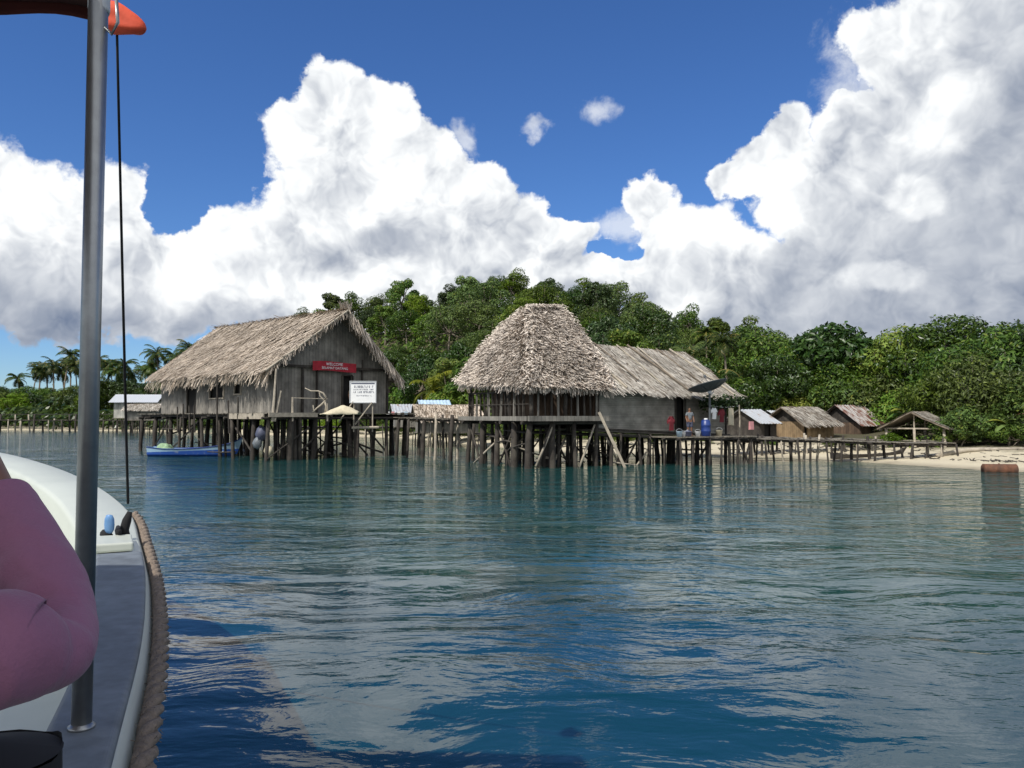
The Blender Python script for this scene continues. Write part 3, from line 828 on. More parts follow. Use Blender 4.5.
for _ in range(900):      # loose ridge capping
    y = r.uniform(-1.25, GL + .2); s = r.choice((-1, 1))
    strand(roof, Vector((GW / 2 - s * .1, y, RZ + .03 + .25 * (y - (-1.25)) / 15.4 - .15 + r.uniform(0, .10))), Vector((s * .8, r.gauss(0, .3), -.35 + r.gauss(0, .25))).normalized(), Vector((0, 0, 1)), r.uniform(.2, .55), .06, .0, r)
for _ in range(60):       # the tuft standing up at the front of the ridge
    strand(roof, Vector((GW / 2 + r.uniform(-.2, .25), -1.2 + r.uniform(-.1, .4), RZ - .1)), Vector((r.gauss(0, .35), r.gauss(0, .3), 1)).normalized(), Vector((0, -1, 0)), r.uniform(.15, .5), .05, .0, r)
ro = roof.build('roof', M['thatch'], LH)
und.build('roof_lining', M['thatch_under'], ro)
mb = MB()
for y in (-1.22,):        # barge poles along the verge
    mb.tube([(-.95, -.93, EZ - .12), (GW / 2, y - .05, RZ - .18)], .055, 6); mb.tube([(GW + .8, -.55, EZ - .40), (GW / 2, y - .05, RZ - .18)], .055, 6)
mb.build('barge_pole', M['wood_pale'], ro)

def wall_seg(mb, x0, x1, y, z0, z1, t=.07): mb.box(((x0 + x1) / 2, y, (z0 + z1) / 2), (x1 - x0, t, z1 - z0))
def wall_segy(mb, y0, y1, x, z0, z1, t=.07): mb.box((x, (y0 + y1) / 2, (z0 + z1) / 2), (t, y1 - y0, z1 - z0))
WT = 4.85
mb = MB()                 # long side wall with a door and two windows
wall_segy(mb, .04, 3.3, 0, DZ, WT); wall_segy(mb, 3.3, 4.0, 0, DZ, 3.15); wall_segy(mb, 3.3, 4.0, 0, 3.65, WT)
wall_segy(mb, 4.0, 5.2, 0, DZ, WT); wall_segy(mb, 5.2, 6.9, 0, DZ, 2.98); wall_segy(mb, 5.2, 6.9, 0, 4.1, WT)
wall_segy(mb, 6.9, 8.6, 0, DZ, WT); wall_segy(mb, 8.6, 9.9, 0, 4.3, WT); wall_segy(mb, 9.9, GL, 0, DZ, WT)
wall_seg(mb, 0, GW, GL, DZ, WT); wall_segy(mb, .04, GL, GW, DZ, WT - .3)
mb.build('side_wall', M['wall'], LH)
mb = MB()                 # gable front
wall_seg(mb, 0, 3.75, 0, DZ, 4.45); wall_seg(mb, 3.75, 4.3, 0, 4.1, 4.45); wall_seg(mb, 4.3, GW, 0, DZ, 4.45)
mb.build('front_wall', M['wall'], LH)
mb = MB()
mb.add([(-.1, -.12, 4.5), (GW + .1, -.12, 4.5), (GW / 2, -.12, RZ - .35), (-.1, -.04, 4.5), (GW + .1, -.04, 4.5), (GW / 2, -.04, RZ - .35)], ((0, 1, 2), (5, 4, 3), (0, 3, 4, 1), (1, 4, 5, 2), (2, 5, 3, 0)))
mb.build('gable_panel', M['wall'], LH)
mb = MB()
mb.box((GW / 2, -.17, 4.47), (GW + .9, .08, .12)); mb.box((GW / 2 - 1.8, -.10, 3.3), (.09, .1, 2.2)); mb.box((2.25, -.10, 3.3), (.09, .1, 2.2)); mb.box((3.72, -.09, 3.15), (.07, .08, 1.9)); mb.box((4.33, -.09, 3.15), (.07, .08, 1.9)); mb.box((4.9, -.10, 3.6), (.08, .1, 2.7))
mb.box((4.02, -.09, 4.12), (.6, .08, .07)); mb.box((0, -.10, 3.3), (.1, .1, 2.2)); mb.box((GW, -.10, 3.2), (.1, .1, 2.1))
mb.build('wall_frame', M['wood'], LH)
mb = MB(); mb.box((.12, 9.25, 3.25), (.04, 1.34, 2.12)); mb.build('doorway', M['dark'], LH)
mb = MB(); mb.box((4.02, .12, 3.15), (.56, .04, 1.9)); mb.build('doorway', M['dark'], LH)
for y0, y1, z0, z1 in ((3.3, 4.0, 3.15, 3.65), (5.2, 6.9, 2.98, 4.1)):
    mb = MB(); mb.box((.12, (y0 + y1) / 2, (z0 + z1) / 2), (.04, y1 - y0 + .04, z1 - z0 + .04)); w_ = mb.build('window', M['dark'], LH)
    mb = MB()
    for yy in (y0, y1): mb.box((-.06, yy, (z0 + z1) / 2), (.05, .07, z1 - z0 + .1))
    mb.box((-.06, (y0 + y1) / 2, z0), (.055, y1 - y0 + .1, .06)); mb.build('frame', M['wood_pale'], w_)
mb = MB()
r = random.Random(8)
for k in range(int((GL + 2) / .16)):     # floor boards run out as a ledge, uneven ends
    y = -1.45 + k * .16; mb.box((3.1 + r.uniform(-.06, .06), y, DZ - .03 + r.uniform(-.008, .008)), (8.6 + r.uniform(-.15, .15), .145, .04))
mb.build('deck', M['deck'], LH)
mb = MB()
for x in (-1.0, 0.1, 2.2, 4.3, 6.5, 7.2): mb.tube([(x, -1.55, DZ - .13), (x, GL + .3, DZ - .13)], .065, 6)
for y in (-1.3, .1, 2.5, 5, 7.5, 10, 12.5, GL): mb.tube([(-1.3, y, DZ - .25), (7.6, y, DZ - .25)], .07, 6)
mb.build('floor_beam', M['wood'], LH)
mb = MB(); mb.box((-1.22, .35, DZ - .16), (.05, 3.4, .26)); mb.box((.15, -1.56, DZ - .10), (2.5, .05, .20)); mb.build('fascia_board', M['wood_pale'], LH)
pts = [(x + rnd.uniform(-.15, .15), y + rnd.uniform(-.15, .15)) for y in (-1.3, .1, 1.8, 3.8, 6, 8, 10, 12, 14) for x in (-1.0, .7, 2.3, 3.9, 5.5, 7.0)]
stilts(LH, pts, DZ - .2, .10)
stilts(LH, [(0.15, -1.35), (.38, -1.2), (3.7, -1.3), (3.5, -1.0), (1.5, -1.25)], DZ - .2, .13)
stilts(LH, [(rnd.uniform(-1, 7), rnd.uniform(-1.3, 9)) for _ in range(30)], DZ - .2, .05)
for a, b in (((-1, .1, .3), (-1, 2.4, 1.8)), ((-1, 6, 1.8), (-1, 9.6, .2)), ((.7, -1.3, .4), (2.3, -1.3, 1.9)), ((5.5, -1.3, .3), (3.9, -1.3, 1.8)), ((-1, 10, 1.8), (-1, 12, .2)), ((2.3, .1, .2), (3.9, .1, 1.8))):
    mb = MB(); mb.tube([a, ((a[0] + b[0]) / 2 + .05, (a[1] + b[1]) / 2, (a[2] + b[2]) / 2), b], .045, 6); mb.build('brace', M['wood'], LH)
rb = random.Random(33)
for _ in range(26):
    x, y = rb.choice((-1.0, .7, 2.3, 3.9, 5.5)), rb.choice((-1.3, .1, 1.8, 3.8, 6, 8, 10)); al = rb.random() < .5
    a = Vector((x, y, rb.uniform(-.3, 1.9))); b = a + (Vector((rb.uniform(1.2, 2.4), rb.uniform(-.2, .2), 0)) if al else Vector((rb.uniform(-.2, .2), rb.uniform(1.5, 3), 0))); b.z = rb.uniform(-.2, 1.9) if rb.random() < .7 else a.z + rb.uniform(-.1, .1)
    mb = MB(); mb.tube([a, (a + b) / 2 + Vector((0, 0, rb.uniform(-.08, .08))), b], rb.uniform(.025, .05), 6); mb.build('brace', M['wood'], LH, True)
# rough rail and its uprights on the front deck
for x, h, ln in ((-.85, 2.0, .15), (-.75, 1.0, .3), (.15, .72, 0), (2.0, .45, 0)): mb = MB(); mb.tube([(x, -1.45, DZ - .4), (x + ln, -1.45, DZ + h)], [.06, .045], 6); mb.build('railing_post', M['wood_pale'], LH)
mb = MB(); mb.tube([(.15, -1.45, DZ + .68), (2.0, -1.47, DZ + .66)], .022, 5)
mb.build('railing', M['wood_pale'], LH)
for y, h, ln in ((1.2, .75, -.1), (2.1, .6, .15), (3.4, 1.9, 0), (6.0, .4, 0), (6.6, .4, .1), (7.4, .5, -.1), (8.1, .35, 0)): mb = MB(); mb.tube([(-1.2, y, DZ - 1.0), (-1.25 + ln * .3, y + ln, DZ + h)], [.05, .035], 6); mb.build('railing_post', M['wood'], LH)

def lh(x, y, z):
    c, s = math.cos(R(45)), math.sin(R(45)); return Vector((-11.3 + c * x - s * y, 38 + s * x + c * y, z))

# red banner over the door
bn = thing('banner', lh(3.1, -.34, 4.52), R(45), 'red cloth banner with two lines of white lettering above the gable door', 'banner')
mb = MB(); mb.grid(lambda u, v: (-1.25 + 2.5 * u, -.04 * math.sin(u * 9) - .01, -.24 + .46 * v + .03 * math.sin(u * 5)), 24, 4)
solidify(mb.build('cloth', M['red'], bn), .01)
for body, z, s, x in (('WELCOME', .10, .20, -.05), ('SELAMAT DATANG', -.09, .175, -.02)):
    me = text_mesh(body, s); me.materials.append(M['white'])
    t_ = bpy.data.objects.new('lettering', me); COL.objects.link(t_); t_.parent = bn; t_.location = (x, -.065, z); t_.rotation_euler = (math.pi / 2, 0, 0)
# notice board on two posts at the deck edge
p = at(363, 392, 37.5)
nb = thing('notice_board', (p.x, p.y, 1.4), R(6), 'white notice board with rows of dark writing on pale posts at the deck edge', 'sign')
mb = MB(); mb.box((0, 0, p.z - 1.4), (1.22, .05, 1.0)); panel = mb.build('board', M['white'], nb)
mb = MB()
for dx in (-.6, .6): mb.box((dx, -.012, p.z - 1.4), (.04, .06, 1.03))
for dz in (-.5, .5): mb.box((0, -.014, p.z - 1.4 + dz), (1.24, .062, .04))
mb.build('frame', M['tin'], panel)
mb = MB(); r = random.Random(4)
def marks(z, x0, x1, h, step):
    x = x0
    while x < x1:
        w = step * r.uniform(.45, .85)
        if r.random() > .12:
            k = r.randrange(3); cz = p.z - 1.4 + z
            mb.box((x + w * .15, -.03, cz), (w * .25, .006, h))
            if k != 1: mb.box((x + w * .55, -.031, cz + h * .4), (w * .6, .006, h * .2))
            if k != 2: mb.box((x + w * .55, -.031, cz - h * .4), (w * .6, .006, h * .2))
            if k == 0: mb.box((x + w * .8, -.032, cz), (w * .22, .006, h))
        x += step
mb.box((0, -.03, p.z - 1.4 + .40), (1.08, .006, .055))
marks(.25, -.48, .50, .10, .075); marks(.12, -.44, .48, .055, .05); marks(0.0, -.50, .50, .085, .065); marks(-.17, -.34, .36, .055, .05)
mb.build('writing', M['ink'], panel)
for dx in (-.42, .45):
    mb = MB(); mb.tube([(dx, .05, -.1), (dx, .05, p.z - 1.4 - .3)], .035, 6); mb.build('post', M['wood_pale'], nb)
mb = MB(); mb.tube([(-1.1, -.02, .35), (-.45, -.02, p.z - 1.4 - .45)], .03, 6); mb.build('brace', M['wood_pale'], nb); mb = MB(); mb.tube([(-.35, -.02, .25), (.42, -.02, p.z - 1.4 - .5)], .03, 6); mb.build('brace', M['wood_pale'], nb); mb = MB(); mb.tube([(-.5, -.05, .1), (.75, -.05, .12)], .06, 6); mb.build('foot_rail', M['wood_pale'], nb)
# twisted driftwood
p = at(322, 411, 37.0)
mb = MB()
def pp(px, py): return at(px, py, 37.0)
mb.tube([pp(305, 388), pp(311, 391), pp(318, 391), pp(323, 393), pp(326, 397), pp(325, 401), pp(321, 405), pp(317, 408), pp(313, 412)], [.02, .03, .035, .045, .05, .05, .045, .035, .03], 7)
mb.tube([pp(319, 391), pp(320, 396), pp(323, 399), pp(325, 402)], [.02, .03, .03, .02], 6); mb.tube([pp(325, 402), pp(326, 407), pp(325, 412)], [.04, .04, .03], 6); mb.tube([pp(314, 412), pp(313, 405)], [.04, .015], 6)
tag(mb.build('driftwood', M['wood_pale'], None, True), 'twisted pale driftwood branch standing on the left house deck', 'driftwood')
# folded sacking heaped on the deck
mb = MB()
c = at(342, 412, 36.9)
mb.grid(lambda u, v: (c.x - .95 + 1.75 * u, c.y - .35 + .7 * v, DZ - .08 + .42 * math.sin(math.pi * v) ** .6 * max(0, 1 - abs(u - .58) * 1.9) ** .8 + .04 * noise.noise(Vector((u * 6, v * 5, 0)))), 20, 10)
tag(solidify(mb.build('sack', M['tan_sack'], None, True), .03), 'crumpled pale sack cloth lying below the door of the left house', 'sack')

# ---------------------------------------------------------------- figures
def skin_obj(name, J, Ed, mat, parent, root=0, sub=2):
    me = bpy.data.meshes.new(name); me.from_pydata([j[0] for j in J], Ed, []); me.update()
    o = bpy.data.objects.new(name, me); COL.objects.link(o); o.parent = parent
    o.modifiers.new('skin', 'SKIN')
    if not me.skin_vertices: 
        bpy.context.view_layer.objects.active = o
    sv = me.skin_vertices[0].data if me.skin_vertices else None
    if sv is None: me.attributes.new
    for i, j in enumerate(J):
        rr = j[1]; sv[i].radius = (rr, rr) if not isinstance(rr, tuple) else rr
        sv[i].use_root = (i == root)
    s = o.modifiers.new('sub', 'SUBSURF'); s.levels = sub; s.render_levels = sub
    me.materials.append(mat)
    dg = bpy.context.evaluated_depsgraph_get()
    nm = bpy.data.meshes.new_from_object(o.evaluated_get(dg))
    o.modifiers.clear(); o.data = nm; nm.materials.clear(); nm.materials.append(mat)
    nm.polygons.foreach_set('use_smooth', [True] * len(nm.polygons))
    return o

def small_person(loc, rz, label, shirt, trousers, pose=0, h=1.6, group=None):
    k = h / 1.7
    T = thing('person', loc, rz, label, 'person', group); T.scale = (k, k, k)
    J = [((0, 0, .92), .13), ((0, 0, 1.12), .12), ((0, 0, 1.34), .14), ((0, 0, 1.46), .055), ((0, -.01, 1.52), .055), ((0, -.015, 1.60), .085), ((0, -.01, 1.67), .075),
         ((-.16, 0, 1.39), .055), ((-.24, -.02, 1.12), .042), ((-.22, -.14, .90), .032), ((-.22, -.18, .83), .028), ((.16, 0, 1.39), .055), ((.24, -.02, 1.12), .042), ((.23, -.12, .89), .032), ((.23, -.16, .82), .028),
         ((-.09, 0, .82), .095), ((-.10, -.02, .47), .06), ((-.10, .02, .08), .04), ((-.10, -.12, .03), .035), ((.09, 0, .82), .095), ((.11, -.02, .47), .06), ((.12, .02, .08), .04), ((.12, -.12, .03), .035)]
    Ed = [(0, 1), (1, 2), (2, 3), (3, 4), (4, 5), (5, 6), (2, 7), (7, 8), (8, 9), (9, 10), (2, 11), (11, 12), (12, 13), (13, 14), (0, 15), (15, 16), (16, 17), (17, 18), (0, 19), (19, 20), (20, 21), (21, 22)]
    skin_obj('body', J, Ed, M['skin'], T)
    g = .022
    JS = [((0, 0, .90), .15), ((0, 0, 1.12), .12 + g), ((0, 0, 1.33), .14 + g), ((0, 0, 1.41), .07), ((-.16, 0, 1.38), .055 + g), ((-.22, -.01, 1.2), .05 + g), ((.16, 0, 1.38), .055 + g), ((.22, -.01, 1.2), .05 + g)]
    skin_obj('shirt', JS, [(0, 1), (1, 2), (2, 3), (2, 4), (4, 5), (2, 6), (6, 7)], shirt, T)
    JT = [((0, 0, .95), .14), ((-.09, 0, .82), .10 + g), ((-.10, -.02, .5), .075 + g), ((.09, 0, .82), .10 + g), ((.11, -.02, .5), .075 + g)]
    skin_obj('shorts', JT, [(0, 1), (1, 2), (0, 3), (3, 4)], trousers, T)
    skin_obj('hair', [((0, .01, 1.64), .09), ((0, .005, 1.70), .078)], [(0, 1)], M['hair'], T)
    return T
small_person(lh(4.0, -.55, DZ), R(30), 'small figure in brown shirt standing in the doorway of the left house', M['wall_tan'], M['black_cloth'], h=1.35)

# ---------------------------------------------------------------- the centre house
A_ = R(30)
CH = thing('thatched_house', (0.7, 31.0, 0), A_, 'centre stilt house with steep pale thatched hip roof and long lower wing', 'house')
def ch(x, y, z):
    c, s = math.cos(A_), math.sin(A_); return Vector((.7 + c * x - s * y, 31 + s * x + c * y, z))
VW, VL, VZ = 3.3, 5.2, 2.0
def fz(x): return 1.5 - max(0, x - 3.1) * .045
roof = MB(); und = MB()
EA, EB, EC, ED = (-.38, -.5, 3.15), (3.6, -.5, 3.12), (3.6, 5.7, 3.35), (-.40, 5.5, 3.5)
RA, RB = (1.45, 2.3, 6.62), (3.05, 2.55, 6.74)
thatch_plane(roof, und, EA, EB, RB, RA, 560, .19, .042, .10, .34, 90, 11, .6, .30)
thatch_plane(roof, und, ED, EA, RA, (1.4, 2.7, 6.62), 560, .19, .042, .10, .36, 90, 12, .6, .30)
thatch_plane(roof, und, EB, EC, (3.05, 2.8, 6.74), RB, 380, .20, .045, .10, .3, 60, 13, .6, .30)
thatch_plane(roof, und, EC, ED, (1.4, 2.7, 6.62), (3.05, 2.8, 6.72), 120, .3, .06, .08, .3, 40, 14, .5, .30)
r = random.Random(15)
for a, b in ((EA, RA), (EB, RB), (ED, (1.4, 2.7, 6.6)), (RA, RB), (RA, RB)):
    a, b = Vector(a), Vector(b); 
    for _ in range(int((b - a).length * 150)):
        t = r.random(); p = a.lerp(b, t) + Vector((r.uniform(-.22, .22), r.uniform(-.22, .22), .12 + .26 * math.sin(math.pi * t) * (abs(a.z - b.z) > 1) + r.uniform(-.05, .05)))
        strand(roof, p, Vector((r.gauss(0, .6), r.gauss(0, .6), -.5)).normalized(), Vector((-.3, -.5, .8)).normalized(), r.uniform(.10, .24), .042, .03, r)
ro = roof.build('hip_roof', M['thatch_pale'], CH); und.build('roof_lining', M['thatch_under'], ro)
# wing roof: flatter, of pressed palm panels with poles laid on it
roof = MB(); und = MB()
thatch_plane(roof, und, (3.3, -.55, 3.12), (11.0, -.5, 2.80), (10.35, 2.7, 5.12), (2.9, 2.7, 5.35), 210, .42, .05, .025, .16, 34, 21, .10)
thatch_plane(roof, und, (3.3, 5.6, 3.1), (11.0, 5.6, 2.85), (10.35, 2.7, 5.12), (2.9, 2.7, 5.35), 60, .45, .05, .03, .2, 20, 22, .12)
thatch_plane(roof, und, (11.0, -.5, 2.80), (11.3, 5.6, 2.80), (10.35, 2.75, 5.10), (10.3, 2.65, 5.12), 130, .4, .05, .03, .2, 30, 23, .15)
wr = roof.build('wing_roof', M['thatch_grey'], CH); und.build('roof_lining', M['thatch_under'], wr)
rr_ = random.Random(9)
for k, t in enumerate((.14, .30, .47, .56, .63, .78, .90)):
    mb = MB(); e = Vector((3.3, -.55, 3.12)).lerp(Vector((11.0, -.5, 2.8)), t + .05 * rr_.uniform(-1, 1)); q = Vector((2.9, 2.7, 5.35)).lerp(Vector((10.35, 2.7, 5.12)), t - .03)
    a = q.lerp(e, .02 if k % 3 else .0); b = q.lerp(e, (.98, .8, .9)[k % 3]); up = Vector((0, -.045, .085))
    mb.tube([a + up, (a + b) / 2 + up * 1.2, b + up], (.045, .03, .03)[k % 3], 6); mb.build('roof_pole', M['wood_pale'] if k % 2 == 0 else M['thatch_under'], wr)
# walls of the wing
mb = MB()
def wseg(x0, x1, y, zt=3.02):
    n = max(1, int((x1 - x0) / 1.0))
    for i in range(n):
        a, b = x0 + (x1 - x0) * i / n, x0 + (x1 - x0) * (i + 1) / n
        z = fz((a + b) / 2); zt_ = 3.2 - .04 * ((a + b) / 2 - 3) if zt is None else zt
        mb.box(((a + b) / 2, y, (z + zt_) / 2), (b - a, .06, zt_ - z))
wseg(3.2, 7.45, .1, None); wseg(7.95, 10.4, .1, None); wseg(3.2, 10.4, 5.0, None)
mb.box((10.43, 2.55, 2.05), (.06, 4.9, 1.7))
mb.build('wing_wall', M['wall_weave'], CH)
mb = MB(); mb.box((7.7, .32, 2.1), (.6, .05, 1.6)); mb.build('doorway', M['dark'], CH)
mb = MB()
for x in (3.25, 7.42, 7.98, 10.4): mb.box((x, .05, (fz(x) + 3.1 - .03 * x) / 2 + .05), (.07, .05, 3.1 - .03 * x - fz(x)))
mb.tube([(3.2, .03, fz(3.2)), (10.6, .03, fz(10.6))], .06, 6)
mb.build('wall_frame', M['wood'], CH)
# veranda room
mb = MB()
mb.box((2.2, 1.5, 2.75), (2.2, .05, 1.5)); mb.box((1.1, 3.3, 2.75), (.05, 3.6, 1.5)); mb.box((3.27, .8, 2.6), (.05, 1.4, 1.2)); mb.box((2.2, 5.1, 2.75), (2.2, .05, 1.5))
mb.build('inner_wall', M['wall_brown'], CH)
mb = MB()
for k in range(28): mb.box((1.6 + rnd.uniform(-.04, .04), -.25 + k * .205, VZ - .02 + rnd.uniform(-.006, .006)), (3.7 + rnd.uniform(-.1, .1), .19, .05))
mb.build('veranda_deck', M['deck'], CH)
mb = MB(); mb.box((1.6, -.42, VZ - .06), (3.85, .06, .20)); mb.box((-.34, 2.6, VZ - .06), (.06, 5.9, .18)); mb.build('fascia_board', M['wall'], CH)
mb = MB(); mb.box((6.85, 2.6, 1.30), (7.4, 5.2, .08), 0, 0, math.atan(.045)); mb.build('wing_floor', M['deck'], CH)
mb = MB()
for y in (0, 1.7, 3.4, 5.1): mb.tube([(-.4, y, VZ - .22), (3.5, y, VZ - .22)], .08, 6); mb.tube([(3.2, y, fz(3.2) - .2), (10.7, y, fz(10.7) - .2)], .07, 6)
for x in (0, 1.6, 3.2): mb.tube([(x, -.3, VZ - .12), (x, 5.4, VZ - .12)], .06, 6)
mb.build('floor_beam', M['wood'], CH)
for k, (x, y) in enumerate([(0, 0), (0, 1.75), (0, 3.5), (0, 5.1), (1.6, 0), (3.2, 0)]):
    mb = MB(); mb.post(x, y - .05, VZ, 3.45, .075, .03); mb.build('veranda_post', M['wood'], CH, True)
bal = [(0.32 + .31 * k, -.08) for k in range(10)] + [(-.08, .35 + .36 * k) for k in range(14)]
for k, (x, y) in enumerate(bal):
    if abs(x - 1.6) < .1: continue
    mb = MB(); mb.box((x, y, VZ + .52 + rnd.uniform(-.03, .03)), (.075 * rnd.uniform(.7, 1.3), .05, 1.04), rnd.uniform(-.4, .4), rnd.uniform(-.03, .03), rnd.uniform(-.04, .04)); mb.build('baluster', M['wood'] if k % 3 else M['wall'], CH)
mb = MB(); mb.tube([(-.05, -.1, VZ + 1.0), (3.2, -.1, VZ + 1.0)], .035, 6); mb.tube([(-.1, -.05, VZ + 1.0), (-.1, 5.1, VZ + 1.02)], .035, 6); mb.tube([(-.1, -.05, VZ + .5), (-.1, 5.1, VZ + .5)], .022, 6)
mb.build('hand_rail', M['wood'], CH)
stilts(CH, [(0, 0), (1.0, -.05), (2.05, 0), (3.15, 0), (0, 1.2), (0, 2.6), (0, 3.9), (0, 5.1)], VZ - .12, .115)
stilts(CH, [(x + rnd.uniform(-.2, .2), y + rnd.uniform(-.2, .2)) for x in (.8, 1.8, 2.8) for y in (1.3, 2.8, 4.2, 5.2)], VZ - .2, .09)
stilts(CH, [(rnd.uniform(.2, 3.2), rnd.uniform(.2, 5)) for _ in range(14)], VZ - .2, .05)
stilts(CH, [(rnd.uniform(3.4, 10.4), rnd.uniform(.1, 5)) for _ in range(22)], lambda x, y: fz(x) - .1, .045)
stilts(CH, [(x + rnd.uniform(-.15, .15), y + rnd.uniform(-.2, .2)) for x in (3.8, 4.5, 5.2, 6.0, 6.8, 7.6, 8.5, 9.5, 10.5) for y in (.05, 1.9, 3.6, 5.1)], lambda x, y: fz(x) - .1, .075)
for (a, b) in (((.1, -.1, -.4), (.9, -.1, 1.75)), ((1.0, -.1, 1.7), (.2, -.1, .1)), ((2.1, -.1, -.3), (3.0, -.1, 1.7)), ((-.05, 1.3, -.3), (-.05, 2.5, 1.7)), ((-.05, 2.6, -.2), (-.05, 1.3, 1.4)), ((-.05, 3.9, -.3), (-.05, 5.0, 1.6)),
               ((-.05, 5.0, -.2), (-.05, 2.8, .9)), ((1.6, 1.2, -.3), (2.8, 1.3, 1.6)), ((2.8, 1.2, -.3), (1.6, 1.3, 1.6)), ((.8, 2.8, -.3), (1.8, 2.8, 1.6)), ((4.5, .1, -.3), (3.7, .1, 1.2)), ((8.5, .1, -.2), (9.5, .1, 1.0)), ((6.0, 1.9, -.2), (6.8, 1.9, 1.0))):
    mb = MB(); a, b = Vector(a), Vector(b); mb.tube([a, (a + b) / 2 + Vector((.04, .02, .03)), b], [.045, .05, .04], 6); mb.build('brace', M['wood'] if rnd.random() < .6 else M['wood_pale'], CH, True)
rb = random.Random(35)
for _ in range(30):
    x, y = rb.choice((0, 1, 2, 3.8, 5.2, 6.8, 8.5)), rb.choice((0, 1.2, 2.6, 3.9)); al = rb.random() < .6
    a = Vector((x, y, rb.uniform(-.3, 1.1))); b = a + (Vector((rb.uniform(.8, 1.6), rb.uniform(-.2, .2), 0)) if al else Vector((rb.uniform(-.2, .2), rb.uniform(1.0, 1.5), 0))); b.z = rb.uniform(-.2, 1.2) if rb.random() < .7 else a.z + rb.uniform(-.1, .1)
    mb = MB(); mb.tube([a, (a + b) / 2 + Vector((0, 0, rb.uniform(-.08, .08))), b], rb.uniform(.02, .045), 6); mb.build('brace', M['wood'] if rb.random() < .8 else M['wood_pale'], CH, True)
mb = MB(); mb.box((1.6, 1.2, 1.35), (3.2, 1.6, .05), 0, .05, .03, .04); mb.box((.6, 3.6, 1.2), (1.0, 2.6, .05), 0, .05, .03, .04); mb.build('under_shelf', M['wood'], CH)
# leaning plank
mb = MB(); mb.box((0, 0, 0), (.11, .04, 2.45), 0, 0, R(-25)); pl = mb.build('plank', M['wood_pale'])
q = at(612, 440, 31.9); pl.location = q; tag(pl, 'long pale plank leaning against the stilts below the wing wall', 'plank')

# ---------------------------------------------------------------- working platform at the right end
PZ = 1.17
PF = thing('platform', tuple(ch(5.9, -1.9, 0)), A_, 'low pole platform cluttered with household things in front of the wing', 'platform')
mb = MB()
for k in range(26): mb.box((.08 + k * .165, .95 + rnd.uniform(-.05, .05), PZ + rnd.uniform(-.01, .01)), (.14, 2.0 + rnd.uniform(-.15, .15), .04), rnd.uniform(-.02, .02))
mb.build('deck', M['deck'], PF)
mb = MB()
for y in (.05, .95, 1.85): mb.tube([(-.1, y, PZ - .08), (4.35, y, PZ - .08)], .05, 6)
mb.build('floor_beam', M['wood'], PF)
stilts(PF, [(x + rnd.uniform(-.12, .12), y) for x in (.1, .85, 1.6, 2.4, 3.2, 4.1) for y in (.05, 1.0)], PZ - .05, .055)
mb = MB(); mb.tube([(3.3, 0, 1.0), (4.1, 0, -.4)], .05, 6); mb.build('brace', M['wood'], PF); mb = MB(); mb.tube([(4.1, .1, 1.05), (3.5, .1, -.4)], .045, 6); mb.build('brace', M['wood'], PF)
def pf(x, y, z=0): return ch(5.9 + x, -1.9 + y, PZ + .02 + z)

def lathe(mb, prof, n=20, c=(0, 0, 0)):
    c = Vector(c); vs = []; fs = []
    for (r_, z) in prof:
        for k in range(n): t = 2 * math.pi * k / n; vs.append(c + Vector((r_ * math.cos(t), r_ * math.sin(t), z)))
    for i in range(len(prof) - 1):
        for k in range(n): fs.append((i * n + k, i * n + (k + 1) % n, (i + 1) * n + (k + 1) % n, (i + 1) * n + k))
    fs.append(tuple(range(n - 1, -1, -1))); fs.append(tuple((len(prof) - 1) * n + k for k in range(n)))
    mb.add(vs, fs)
bd = thing('water_drum', pf(1.9, .5), 0, 'tall blue plastic drum on the platform beside the dish pole', 'drum')
mb = MB(); lathe(mb, [(.17, 0), (.2, .03), (.205, .2), (.215, .22), (.205, .24), (.205, .44), (.215, .46), (.205, .48), (.19, .66), (.12, .70)]); mb.build('body', M['plastic_blue'], bd, True)
mb = MB(); lathe(mb, [(.08, .70), (.08, .75), (.07, .76)]); mb.build('lid', M['white'], bd)
for x, y, mt, lab, s in ((1.3, .35, 'white', 'white bucket between the blue drum and the washing up', 1), (.25, .3, 'pale_blue', 'light blue bucket at the left end of the platform', 1.1), (.55, .4, 'white', 'small white basin right of the light blue bucket', .8), (2.6, .45, 'tan_sack', 'grey bucket right of the blue drum', 1.2)):
    b_ = thing('bucket', pf(x, y), 0, lab, 'bucket', 'buckets on the platform'); mb = MB()
    lathe(mb, [(.09 * s, 0), (.12 * s, .2 * s), (.13 * s, .21 * s), (.115 * s, .2 * s), (.085 * s, .02)]); mb.build('pail', M[mt], b_, True)
    mb = MB(); mb.tube([(.12 * s * math.cos(t), 0, .2 * s + .1 * s * math.sin(t)) for t in [math.pi * k / 8 for k in range(9)]], .006, 5); mb.build('handle', M['tin'], b_)
for x, y, mt, lab in ((.95, .55, 'ink', 'dark cooking pot on the platform'), (1.1, .75, 'tin', 'dull metal pot behind the dark pot')):
    mb = MB(); lathe(mb, [(.10, 0), (.15, .05), (.15, .18), (.17, .19), (.14, .22), (.03, .25), (.03, .28)]); o_ = mb.build('pot', M[mt], None, True); o_.location = pf(x, y); tag(o_, lab, 'pot')
